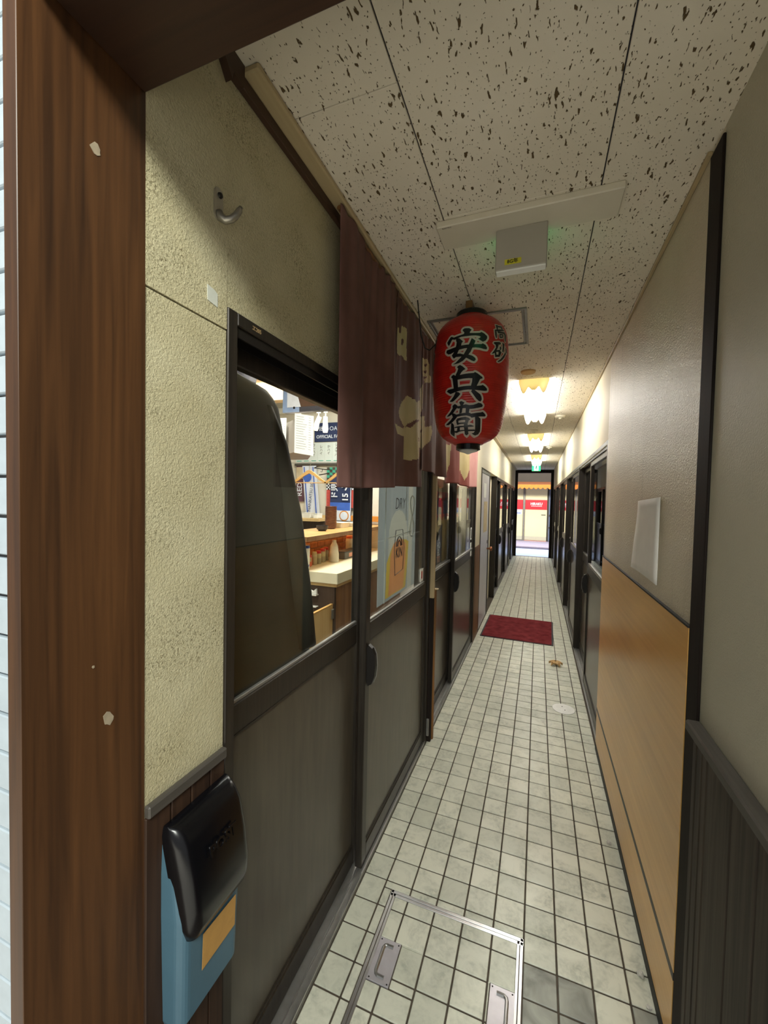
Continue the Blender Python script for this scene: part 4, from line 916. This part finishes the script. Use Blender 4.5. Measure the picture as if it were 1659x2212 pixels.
# counter with raised shelf
ct = root('counter', (-1.3, 2.2, 0), 'restaurant counter with thick cream worktop and dark wooden front', 'counter')
obj('worktop', bx(-1.60, -.955, 1.37, 3.09, .862, .95, .003), 'counter_top', ct)
obj('worktop_edge', bx(-.9548, -.950, 1.37, 3.09, .864, .949), 'counter_edge', ct)
obj('under_ledge', bx(-1.60, -.965, 1.385, 3.09, .835, .8615), 'gate_wood', ct)
obj('end_panel', bx(-1.60, -.985, 1.39, 1.42, 0, .8345), 'dark_counter', ct)
for k in range(11):
    y = 1.42+.152*k; obj('plank', bx(-1.0, -.985, y+.002, y+.150, 0, .8345, .001), 'counter_wood', ct)
obj('back_body', bx(-1.60, -1.001, 1.4205, 3.09, 0, .8345), 'dark_counter', ct)
bw = root('brick_panel', (-1.48, 2.2, .95), 'low brick-clad upstand behind the condiments on the counter', 'upstand')
obj('mortar_core', bx(-1.58, -1.455, 1.38, 3.09, .951, 1.20), 'brick_mortar', bw)
bme = bpy.data.meshes.new('brick'); b = MB().box(-.006, .006, -.062, .062, -.027, .027, .004); bme.from_pydata(b.v, [], b.f); bme.materials.append(MATS['brick_red'])
for r_ in range(4):
    for k in range(13):
        y = 1.45+.132*k+(.066 if r_ % 2 else 0)
        if y < 3.03: share('brick', bme, bw, (-1.450, y, .982+.061*r_))
shf = root('counter_shelf', (-1.35, 2.1, 1.2), 'long wooden shelf above the counter carrying stacked bowls', 'shelf')
obj('board', bx(-1.60, -1.157, 1.25, 3.09, 1.205, 1.243, .003), 'shelf_wood', shf)
obj('front_edge', bx(-1.1568, -1.152, 1.25, 3.09, 1.2055, 1.2425), 'counter_wood', shf)
obj('end_edge', bx(-1.60, -1.157, 1.2455, 1.2498, 1.2055, 1.2425), 'counter_wood', shf)
obj('support', bx(-1.59, -1.46, 1.262, 1.30, 1.2, 1.2045), 'dark_counter', shf)
obj('light_strip', bx(-1.44, -1.42, 1.40, 3.05, 1.196, 1.2045), 'shelf_strip', shf)
# bowls
def bowl(x, y, z, r, h, mat, lab, grp, cat='bowl'):
    t = obj('bowl', MB().lathe([(r*.62, z), (r*.64, z+h*.12), (r*.93, z+h*.35), (r, z+h), (r*.97, z+h), (r*.88, z+h*.45), (r*.3, z+h*.25)], x, y, 24), mat, None, (x, y, z), smooth=False)
    return tag(t, lab, cat, grp)
NB = 14
for k in range(NB):
    ordn = ('second', 'third', 'fourth', 'fifth', 'sixth', 'seventh')
    pos = 'bottom' if k == 0 else ('top' if k == NB-1 else None)
    midl = 'brown lacquer bowl, %s from the %s of the tall stack on the shelf' % ((ordn[k-1], 'bottom') if k < 7 else (ordn[NB-2-k], 'top'))
    bowl(-1.425, 2.13, 1.2435+.0158*k, .060, .022, 'bowl_brown', {'bottom': 'brown lacquer bowl at the bottom of the tall stack on the shelf', 'top': 'brown lacquer bowl on top of the tall stack on the shelf'}.get(pos, midl), 'stacked brown bowls')
bowl(-1.36, 1.84, 1.2435, .056, .050, 'bowl_black', 'black bowl standing alone on the shelf before the brown stack', None)
for k, (x, y, h, lab) in enumerate(((-1.45, 2.38, .05, 'white plastic tray on the shelf right behind the bowl stack'), (-1.44, 2.62, .035, 'flat white plastic tray at the far end of the shelf'))):
    t = root('plastic_tray', (x, y, 1.2435), lab, 'tray')
    b = MB(); loft(b, [rsec(x-.08, x+.07, y-.08, y+.08, 1.2437, .02), rsec(x-.095, x+.085, y-.095, y+.095, 1.2437+h, .02)]); obj('tray_body', b, 'white_plastic', t)
    obj('rim', MB().box(x-.10, x+.09, y-.10, y+.10, 1.2437+h, 1.2437+h+.004, .001), 'white_plastic', t)
# condiments along the counter
def jar(x, y, r, h, body, cap, lab, cat='jar', capfrac=.2, neck=.85, fill=None):
    t = root('condiment_jar', (x, y, .95), lab, cat, 'condiments on the counter'); z = .9505; hb = h*(1-capfrac)
    obj('jar_body', MB().lathe([(r*.92, z), (r, z+.006), (r, z+hb*.86), (r*neck, z+hb)], x, y, 18), body, t)
    obj('lid', MB().lathe([(r*neck*1.06, z+hb), (r*neck*1.08, z+h-.004), (r*neck*.9, z+h)], x, y, 18), cap, t)
    if fill: obj('contents', MB().lathe([(r*1.012, z+.005), (r*1.012, z+hb*.55)], x, y, 18, cap=False), fill, t)
t = root('canister', (-1.285, 1.43, .95), 'tall white canister with blue rim on the counter end', 'canister', 'condiments on the counter')
obj('can_body', MB().lathe([(.034, .9505), (.035, .956), (.035, 1.13)], -1.285, 1.43, 22), 'paper_bright', t); obj('lid', MB().lathe([(.036, 1.13), (.036, 1.150), (.030, 1.153)], -1.285, 1.43, 22), 'cap_blue', t); obj('leaf_mark', MB().prism([(-.006, -.012), (.006, -.004), (.008, .012), (-.004, .004)], lambda u, v, d: (-1.285+.0352+d, 1.43+u-.004, .985+v), 0, .001), 'cap_blue', t)
jar(-1.325, 1.545, .025, .105, 'spice_pale', 'cap_red', 'first red-capped spice jar with orange powder, beside the white canister', fill='spice_red')
jar(-1.345, 1.60, .022, .092, 'spice_red', 'cap_red', 'second red spice jar, half hidden behind the first')
jar(-1.336, 1.665, .023, .118, 'spice_pale', 'spice_pale', 'pale uncapped-looking spice bottle between the red-lidded jars')
jar(-1.335, 1.735, .026, .120, 'spice_pale', 'cap_red', 'red-lidded jar with grey pepper, in the middle of the row', fill='spice_grey')
jar(-1.350, 1.835, .026, .128, 'spice_pale', 'cap_red', 'taller red-lidded jar with grey spice, right of the middle', fill='spice_grey')
jar(-1.372, 1.90, .022, .118, 'spice_grey', 'spice_pale', 'slim greenish spice jar near the sauce bottle')
jar(-1.38, 1.96, .024, .125, 'spice_grey', 'cap_red', 'dark red-lidded jar standing just behind the sauce bottle')
sb = obj('sauce_bottle', MB().lathe([(.044, .9505), (.046, .958), (.046, 1.02), (.040, 1.06), (.036, 1.10), (.020, 1.135), (.018, 1.155)], -1.27, 1.915, 22), 'sauce_jar', None, (-1.27, 1.915, .95), smooth=False); tag(sb, 'white ribbed conical sauce bottle on the counter', 'bottle', 'condiments on the counter')
bxg = root('napkin_box', (-1.27, 2.24, .95), 'dark grey oblong box with a pink label on the counter', 'box')
obj('box_body', bx(-1.33, -1.235, 2.08, 2.42, .9505, 1.02, .004), 'grey_box', bxg); obj('lid', bx(-1.332, -1.233, 2.078, 2.422, 1.0205, 1.027, .002), 'tv_dark', bxg); obj('label', bx(-1.2348, -1.234, 2.17, 2.26, .965, 1.005), 'pink_label', bxg); obj('label', bx(-1.2348, -1.234, 2.28, 2.31, .962, 1.008), 'paper_bright', bxg)
jar(-1.36, 2.46, .05, .20, 'sauce_jar', 'orange_cap', 'big white jar with orange lid behind the grey box', capfrac=.14)
jar(-1.34, 2.66, .035, .13, 'spice_pale', 'spice_pale', 'small cream jar at the far end of the counter')
jar(-1.36, 2.78, .03, .15, 'spice_pale', 'gold', 'cream jar with golden lid at the far end of the counter')
nk = root('tissue_holder', (-1.18, 1.36, .77), 'white tissues in a clear holder on the counter end panel', 'tissue holder')
obj('holder', bx(-1.26, -1.13, 1.345, 1.3895, .755, .765, .002), 'white_plastic', nk); obj('tissue', MB().prism([(-1.235, .765), (-1.13, .768), (-1.135, .815), (-1.165, .79), (-1.20, .805)], lambda u, v, d: (u, d, v), 1.352, 1.372), 'paper_bright', nk); obj('holder', bx(-1.26, -1.13, 1.345, 1.389, .66, .668, .002), 'white_plastic', nk)
gt = root('swing_gate', (-1.0, 1.0, 0), 'pale wooden half-height swing gate hinged to the counter end', 'gate')
obj('gate_leaf', bx(-1.015, -.995, .55, 1.385, .06, .69, .002), 'gate_wood', gt); obj('top_edge', bx(-1.016, -.994, .55, 1.385, .6905, .70), 'hanger_wood', gt); obj('hinge', bx(-.994, -.985, 1.355, 1.389, .58, .66, .002), 'alu_dull', gt)

# back wall: banner, menu strips, rail, scarves, shelf
bn = root('fan_banner', (-1.9, 3.09, 2.27), 'navy fan banner reading OFFICIAL FA above the menu strips', 'banner')
obj('cloth', bx(-2.195, -1.30, 3.088, 3.096, 2.272, 2.512), 'navy', bn)
text('banner_print', 'IBA  OA', .075, 'scarf_white', bn, (-2.0, 3.0872, 2.435), TX_BACK, 0, .0004); text('banner_print', 'OFFICIAL FAN', .058, 'scarf_white', bn, (-1.985, 3.0872, 2.335), TX_BACK, .001, .0004)
x = -2.475
for k, s in enumerate(('ー\nッ\nイ', 'レ\nモ\nン', 'ウ\nー\nハ\nイ', 'レ\nハ\nイ', 'か\nハ\nイ', 'シ\nメ\nサ\nバ', '下\n町\nハ\nイ', 'カ\nル\nピ')):
    t = root('menu_strip', (x+.05, 3.09, 2.0), 'white paper menu strip with handwritten Japanese, %s from the left on the back wall' % ('first', 'second', 'third', 'fourth', 'fifth', 'sixth', 'seventh', 'eighth')[k], 'menu strip', 'menu strips on the back wall')
    obj('paper', bx(x+.001, x+.107, 3.090, 3.098, 2.0, 2.262), 'strip_paper', t)
    lt = text('handwriting', s, .042, 'ink_soft', t, (x+.055, 3.0895, 2.165), TX_BACK, .0006, .0003)
    obj('price_line', bx(x+.02, x+.09, 3.0892, 3.0899, 2.025, 2.034), 'green_check', t)
    x += .1083
tag(obj('wall_rail', bx(-2.48, -.60, 3.07, 3.099, 1.968, 1.995, .003), 'rail_dark', None, (-1.5, 3.09, 1.98)), 'dark horizontal rail along the back wall under the menu strips', 'rail')
def scarf(name, lab, cat, x0, x1, z0, z1, mat, y=3.08, skew=0):
    t = root(name, ((x0+x1)/2, y, z0), lab, cat, 'scarves and towels on the back wall')
    b = MB(); NX = 6
    for j in range(9):
        for i in range(NX+1):
            u = i/NX; z = z0+(z1-z0)*j/8; b.v.append((x0+(x1-x0)*u+skew*(1-j/8), y-.003*math.sin(u*6+j*.3), z))
    for j in range(8):
        for i in range(NX): a_ = j*(NX+1)+i; b.f.append((a_, a_+1, a_+NX+2, a_+NX+1)); b.mi.append(0)
    o = obj('cloth', b, mat, t); o.modifiers.new('thickness', 'SOLIDIFY').thickness = .004
    return t
t = scarf('fan_scarf', 'maroon fan scarf with pale outlined letters, leftmost on the back wall', 'scarf', -2.455, -2.335, 1.50, 1.965, 'scarf_maroon'); obj('print_field', bx(-2.45, -2.35, 3.072, 3.0745, 1.80, 1.95), 'scarf_tan', t)
text('scarf_letters', 'RED', .10, 'scarf_white', t, (-2.395, 3.0715, 1.66), (R(90), R(-90), 0), .001, .0004)
t = scarf('fan_scarf', 'white fan scarf with blue stripes reading NANKATSU SC', 'scarf', -2.36, -2.155, 1.34, 1.965, 'scarf_white', 3.072, .06)
obj('stripe', MB().prism([(-2.275, 1.35), (-2.262, 1.35), (-2.322, 1.95), (-2.335, 1.95)], lambda u, v, d: (u, d, v), 3.062, 3.0655).prism([(-2.145, 1.35), (-2.132, 1.35), (-2.192, 1.95), (-2.205, 1.95)], lambda u, v, d: (u, d, v), 3.062, 3.0655), 'scarf_blue', t)
text('scarf_letters', 'NANKATSU SC', .056, 'navy', t, (-2.225, 3.061, 1.565), (R(90), R(-84), 0), 0, .0004)
obj('crest', MB().lathe([(.001, 3.061), (.062, 3.0625), (.062, 3.0655)], -2.28, 1.82, 18, axis='y'), 'scarf_blue', t)
t = scarf('fan_towel', 'red towel with small pattern and checkered top, behind the navy scarf', 'towel', -2.005, -1.525, 1.435, 1.66, 'scarf_red', 3.088)
ch = MB(); cw = MB()
for i in range(24):
    for j in range(4): (ch if (i+j) % 2 else cw).box(-2.005+.02*i, -2.005+.02*(i+1), 3.0785, 3.083, 1.66+.02*j, 1.66+.02*(j+1))
obj('check_dark', ch, 'bowl_black', t); obj('check_pale', cw, 'scarf_white', t); obj('dark_hem', bx(-2.005, -1.525, 3.0785, 3.083, 1.40, 1.434), 'rail_dark', t)
dm_ = MB()
for i in range(12):
    for j in range(5): dm_.box(-1.985+.04*i, -1.978+.04*i, 3.078, 3.083, 1.455+.04*j, 1.462+.04*j)
obj('dots', dm_, 'scarf_maroon', t)
t = root('check_towel', (-1.9, 3.08, 1.75), 'green and black checkered towel hanging above the red towel', 'towel', 'scarves and towels on the back wall')
ch = MB(); cw = MB()
for i in range(12):
    for j in range(6): (ch if (i+j) % 2 else cw).box(-2.0+.04*i, -2.0+.04*(i+1), 3.076, 3.084, 1.745+.033*j, 1.745+.033*(j+1))
obj('check_dark', ch, 'rail_dark', t); obj('check_green', cw, 'green_check', t)
t = scarf('fan_scarf', 'navy fan scarf with white number 15 and round crest', 'scarf', -1.94, -1.645, 1.27, 1.83, 'navy', 3.066)
obj('blue_field', bx(-1.935, -1.65, 3.0535, 3.0595, 1.40, 1.50), 'scarf_blue', t); obj('white_end', bx(-1.938, -1.647, 3.053, 3.0595, 1.272, 1.40), 'scarf_white', t); obj('side_line', bx(-1.652, -1.646, 3.053, 3.0595, 1.40, 1.82), 'scarf_white', t)
text('scarf_number', '15', .11, 'scarf_white', t, (-1.72, 3.052, 1.565), (R(90), R(-90), 0), .003, .0004); text('scarf_letters', '今', .12, 'scarf_white', t, (-1.73, 3.052, 1.70), (R(90), R(-10), 0), .004, .0004); text('scarf_letters', 'ド児', .10, 'scarf_white', t, (-1.87, 3.052, 1.64), (R(90), R(-90), 0), .003, .0004)
obj('crest', MB().lathe([(.001, 3.050), (.066, 3.0515), (.066, 3.053)], -1.735, 1.335, 20, axis='y'), 'orange_wood', t); obj('crest_centre', MB().lathe([(.001, 3.0485), (.052, 3.0495), (.052, 3.051)], -1.735, 1.335, 20, axis='y'), 'scarf_white', t)
bs = root('back_shelf', (-2.1, 2.95, 1.26), 'pale wooden shelf board along the back wall under the scarves', 'shelf')
obj('board', bx(-3.2, -1.95, 2.80, 3.055, 1.262, 1.30, .003), 'gate_wood', bs); obj('upstand', bx(-3.2, -1.95, 3.045, 3.055, 1.3005, 1.335), 'gate_wood', bs); obj('base_panel', bx(-3.2, -1.62, 2.95, 3.04, 0, 1.2615), 'dark_counter', bs)
tag(obj('wood_ledge', bx(-1.60, -.65, 2.96, 3.04, 1.28, 1.345, .003), 'orange_wood', None, (-1.2, 3.0, 1.28)), 'orange wooden ledge on the back wall right of the pale shelf', 'ledge')
for k, (x, w, h, m, lab) in enumerate(((-2.33, .10, .05, 'orange_wood', 'small tan box on the back shelf, leftmost'), (-2.16, .13, .06, 'white_plastic', 'white carton on the back shelf in the middle'), (-2.02, .06, .055, 'paper_bright', 'small white box on the back shelf beside the bowls'))):
    t = root('carton', (x, 2.9, 1.3), lab, 'box', 'cartons on the back shelf'); obj('carton_body', bx(x-w/2, x+w/2, 2.84, 2.96, 1.3005, 1.3+h, .003), m, t); obj('carton_lid', bx(x-w/2-.002, x+w/2+.002, 2.838, 2.962, 1.3002+h, 1.306+h, .001), m, t)

# wooden hangers on a clear line
def hanger(xc, lab, y=1.6):
    t = root('clothes_hanger', (xc, y, 1.67), lab, 'hanger', 'wooden clothes hangers')
    pf_ = [(-.17, 1.690), (-.12, 1.722), (-.06, 1.766), (-.02, 1.792), (0, 1.797), (.02, 1.792), (.06, 1.766), (.12, 1.722), (.17, 1.690), (.165, 1.678), (.11, 1.704), (.05, 1.745), (0, 1.768), (-.05, 1.745), (-.11, 1.704), (-.165, 1.678)]
    obj('shoulder_arm', MB().prism([(xc+u, v) for u, v in pf_], lambda u, v, d: (u, d, v), y-.008, y+.008), 'hanger_wood', t)
    obj('trouser_bar', MB().lathe([(.004, xc-.165), (.004, xc+.165)], y, 1.684, 8, axis='x'), 'hanger_wood', t)
    obj('wire_hook', MB().tube([(xc, y, 1.79), (xc, y, 1.83), (xc+.012, y, 1.845), (xc+.02, y, 1.862), (xc+.008, y, 1.874), (xc-.008, y, 1.868)], .0022, 6), 'chrome', t)
hanger(-1.363, 'left wooden clothes hanger on the line above the counter'); hanger(-1.04, 'right wooden clothes hanger, half hidden by the brown noren')
tag(obj('hanger_line', MB().lathe([(.003, -2.2), (.003, -.285)], 1.6, 1.862, 8, axis='x'), 'chrome', None, (-1.2, 1.6, 1.862)), 'thin clear rod carrying the wooden hangers', 'rod')
wh = root('wall_hook_rack', (-2.1, 3.0, 1.85), 'black wire coat rack arm on the back wall behind the hangers', 'rack')
obj('arm', MB().tube([(-2.14, 3.066, 1.95), (-2.13, 2.98, 1.93), (-1.98, 2.96, 1.91), (-1.86, 2.95, 1.90)], .006, 6).tube([(-2.05, 2.97, 1.84), (-1.90, 2.95, 1.86)], .006, 6), 'black_matte', wh); obj('hook', MB().tube([(-2.0, 2.96, 1.91), (-2.0, 2.96, 1.885), (-2.01, 2.955, 1.875), (-2.02, 2.955, 1.885)], .004, 6), 'black_matte', wh)

# hanging cabinet with menu boards, monitor, track spots
hc = root('hanging_cabinet', (-1.75, 2.0, 2.0), 'grey box hanging from the restaurant ceiling, carrying the menu boards', 'cabinet')
def rot2(poly, c, a): return [(c[0]+(u-c[0])*math.cos(a)-(v-c[1])*math.sin(a), c[1]+(u-c[0])*math.sin(a)+(v-c[1])*math.cos(a)) for u, v in poly]
fp = [(-2.05, 2.12), (-1.64, 1.80), (-1.46, 1.83), (-1.93, 2.5), (-2.2, 2.5)]
obj('body', MB().prism(fp, lambda u, v, d: (u, v, d), 1.985, 2.30), 'cabinet_grey', hc); obj('hanger_post', bx(-1.9, -1.86, 2.2, 2.24, 2.30, 2.899), 'cabinet_grey', hc)
def board(p0, p1, z0, z1, lab, lines, seed, tilt=0):
    t = root('menu_board', ((p0[0]+p1[0])/2, (p0[1]+p1[1])/2, z0), lab, 'menu board', 'menu boards on the hanging cabinet')
    a_, b_ = Vector(p0), Vector(p1); d = (b_-a_); nrm = Vector((d.y, -d.x)).normalized()*.006
    def F(u, v, e): q = a_+d*u+nrm*(1+e); return (q.x, q.y, z0+(z1-z0)*v-tilt*u)
    b = MB(); n0 = 0
    b.v = [F(0, 0, 0), F(1, 0, 0), F(1, 1, 0), F(0, 1, 0), F(0, 0, 1), F(1, 0, 1), F(1, 1, 1), F(0, 1, 1)]
    b.f = [(0, 1, 2, 3), (7, 6, 5, 4), (0, 4, 5, 1), (1, 5, 6, 2), (2, 6, 7, 3), (3, 7, 4, 0)]; b.mi = [0]*6
    obj('sheet', b, 'paper_bright', t)
    rnd = random.Random(seed); c = MB()
    for k in range(lines):
        v = .93-.86*k/lines; u0 = .08; u1 = u0+rnd.uniform(.35, .6); c.quad(F(u0, v, 1.2), F(u1, v, 1.2), F(u1, v+.011, 1.2), F(u0, v+.011, 1.2)); c.quad(F(.75, v, 1.2), F(.75+rnd.uniform(.08, .15), v, 1.2), F(.9, v+.011, 1.2), F(.75, v+.011, 1.2))
    obj('handwritten_lines', c, 'pencil', t, kind='stuff')
board((-1.99, 2.06), (-1.83, 1.935), 2.06, 2.37, 'white handwritten menu board beside the dark coat, left of two', 12, 3, .03)
board((-1.64, 1.79), (-1.455, 1.82), 1.975, 2.345, 'white handwritten menu board under the monitor, right of two', 14, 4, .03)
tv = root('wall_monitor', (-1.5, 1.8, 2.36), 'monitor hanging under the restaurant ceiling, seen through the door top', 'monitor')
obj('housing', bx(-1.785, -1.15, 1.80, 1.86, 2.36, 2.74, .004), 'tv_dark', tv)
obj('bezel', MB().box(-1.785, -1.735, 1.794, 1.80, 2.36, 2.74).box(-1.735, -1.60, 1.794, 1.80, 2.36, 2.405), 'tv_bezel', tv); obj('bezel', bx(-1.60, -1.15, 1.794, 1.80, 2.36, 2.405), 'tv_dark', tv)
obj('screen', bx(-1.735, -1.16, 1.796, 1.80, 2.405, 2.73), 'tv_screen', tv)
obj('screen_reflection', MB().prism([(-1.734, 2.406), (-1.585, 2.406), (-1.69, 2.72), (-1.734, 2.72)], lambda u, v, d: (u, d, v), 1.792, 1.7958), 'tv_reflection', tv)  # bright reflection on the screen, painted as a pale shape
obj('mount', bx(-1.5, -1.44, 1.83, 1.85, 2.74, 2.899), 'tv_dark', tv); obj('knob', MB().lathe([(.012, 1.79), (.008, 1.785)], -1.735, 2.58, 10, axis='y').lathe([(.012, 1.79), (.008, 1.785)], -1.655, 2.40, 10, axis='y'), 'screw', tv)
def spot(x, y, z, ang, lab):
    t = root('track_spotlight', (x, y, z), lab, 'spotlight', 'track spotlights')
    obj('track_adapter', MB().box(x-.018, x+.018, y-.012, y+.012, z+.07, z+.12, .002).lathe([(.006, z+.04), (.006, z+.07)], x, y, 8), 'paper_bright', t)
    dx, dz = math.sin(ang), math.cos(ang)
    obj('spot_head', MB().tube([(x+dx*.02, y, z+.05-.02*dz), (x-dx*.03, y, z+.01-.06*dz), (x-dx*.05, y, z-.01-.09*dz)], [.022, .026, .032], 12), 'paper_bright', t)
    obj('bulb', MB().tube([(x-dx*.05, y, z-.01-.09*dz), (x-dx*.058, y, z-.03-.1*dz)], [.028, .022], 12), 'spot_bulb', t)
spot(-1.625, 2.2, 2.36, .7, 'white track spotlight turned left, before the navy banner'); spot(-1.545, 2.2, 2.36, .0, 'white track spotlight pointing down with a warm bulb, before the navy banner')
tr_ = root('spot_track', (-1.55, 2.2, 2.5), 'white ceiling track carrying the spotlights', 'track'); obj('track_bar', bx(-1.8, -.9, 2.18, 2.22, 2.48, 2.505, .002), 'paper_bright', tr_); obj('drop_rod', bx(-1.2, -1.18, 2.19, 2.21, 2.505, 2.899), 'paper_bright', tr_); obj('drop_rod', bx(-1.75, -1.73, 2.19, 2.21, 2.505, 2.899), 'paper_bright', tr_)
fx = root('tube_fixture', (-2.2, 2.1, 2.86), 'long white fluorescent fixture under the restaurant ceiling', 'lamp'); obj('fixture_body', bx(-2.6, -1.9, 2.05, 2.17, 2.855, 2.899, .003), 'paper_bright', fx); obj('tube', MB().lathe([(.012, -2.58), (.012, -1.92)], 2.11, 2.84, 10, axis='x'), 'tube_light', fx)
for x, y, lx in ((-1.05, .5, .1), (-.75, 2.2, .1)):
    t = root('tube_fixture', (x, y, 2.88), 'white fluorescent fixture on the restaurant ceiling %s' % ('above the coat' if y < 1 else 'above the counter guests'), 'lamp'); obj('fixture_body', bx(x-.17, x+.17, y-.62, y+.62, 2.875, 2.899, .003), 'paper_bright', t); obj('fixture_rim', MB().box(x-.17, x-.16, y-.62, y+.62, 2.865, 2.875).box(x+.16, x+.17, y-.62, y+.62, 2.865, 2.875), 'paper_bright', t)

# ================================================================ THE STREET AT THE FAR END
struct('floor_street', MB().box(-9, 9, YE+.12, 13.1, -.12, -.03), 'road')
struct('trim_32', MB().box(-9, 9, 13.1, 13.25, -.12, .02), 'kerb')
struct('floor_pavement', bx(-9, 9, 13.25, 15.6, -.12, .03), 'sidewalk')
struct('floor_forecourt', bx(-6, 7, -9, -1.36, -.10, -.02), 'forecourt')
sp = root('shop_front', (.3, 15.6, 0), 'cream shop front with red sign band reading HIRAKU across the street', 'building')
obj('wall', MB().box(-5, 5, 15.6, 16.2, .03, 6.0), 'shop_wall', sp)
for a, b_ in ((-3.6, -1.9), (-1.83, -.02), (.06, .87)):
    s_ = obj('shutter', bx(a, b_, 15.54, 15.6, .05, 2.32, .004), 'shutter_cream', sp)
    obj('red_band', bx(a+.004, b_-.004, 15.534, 15.5395, 1.262, 1.648), 'shop_red', s_); obj('bottom_bar', bx(a, b_, 15.53, 15.5395, .05, .21, .003), 'alu_dull' if a < -2 else 'counter_edge', s_)
obj('white_notice', bx(-.62, -.06, 15.53, 15.5395, 1.06, 1.26), 'scarf_white', sp); obj('notice_line', bx(-.60, -.10, 15.526, 15.53, 1.10, 1.125), 'scarf_blue', sp)
text('sign_letters', 'HIRAKU', .135, 'paper_bright', sp, (.475, 15.533, 1.485), TX_BACK, .005, .001, sx=.9); obj('sign_subline', bx(.28, .68, 15.531, 15.534, 1.392, 1.41), 'paper_bright', sp); obj('handle_slot', bx(.66, .82, 15.53, 15.54, 1.045, 1.075), 'rail_dark', sp)
obj('post', bx(-.02, .06, 15.50, 15.6, .03, 2.32, .006), 'shop_post', sp); obj('post', bx(-1.90, -1.83, 15.50, 15.6, .03, 2.32, .006), 'shop_post', sp)
obj('lintel_box', bx(-5, 5, 15.40, 15.6, 2.33, 2.75, .01), 'shop_wall', sp)
wf = obj('window_frame', MB().box(.90, .94, 15.5, 15.6, .03, 2.3).box(1.5, 1.54, 15.5, 15.6, .03, 2.3).box(.94, 1.5, 15.5, 15.6, 1.02, 1.08).box(.94, 1.5, 15.5, 15.6, .55, .60).box(1.1, 1.13, 15.5, 15.6, .03, 1.02), 'rail_dark', sp)
obj('pane', bx(.941, 1.499, 15.56, 15.59, 1.081, 2.299), 'window_blue', wf); obj('pane', bx(.941, 1.499, 15.56, 15.59, .04, 1.019), 'window_blue', wf)
obj('door_step', bx(.06, .87, 15.42, 15.5, .031, .045), 'pink_label', sp)
aw = root('awning', (.3, 14.6, 2.05), 'orange scalloped awning over the shop front across the street', 'awning')
def canopy(x): return None
for k in range(14):
    x0 = -2.2+.36*k; obj('canopy_stripe', MB().prism([(14.6, 2.20), (15.3995, 2.335), (15.3995, 2.35), (14.6, 2.215)], lambda u, v, d: (d, u, v), x0, x0+.36), 'awning_dark', aw)
va = [(-2.2, 2.21)]
for k in range(int(5.04/.16)*8+1):
    x = -2.2+.02*k; va.append((x, 2.10-.06*abs(math.sin((x+2.2)*math.pi/.16))))
va.append((va[-1][0], 2.21))
obj('valance', MB().prism(va, lambda u, v, d: (u, d, v), 14.594, 14.60), 'awning_orange', aw)
obj('valance_trim', MB().tube([(u, 14.592, v) for u, v in va[1:-1]], .006, 4), 'awning_dark', aw)
obj('front_bar', MB().lathe([(.014, -2.2), (.014, 2.84)], 14.61, 2.20, 8, axis='x'), 'awning_dark', aw)
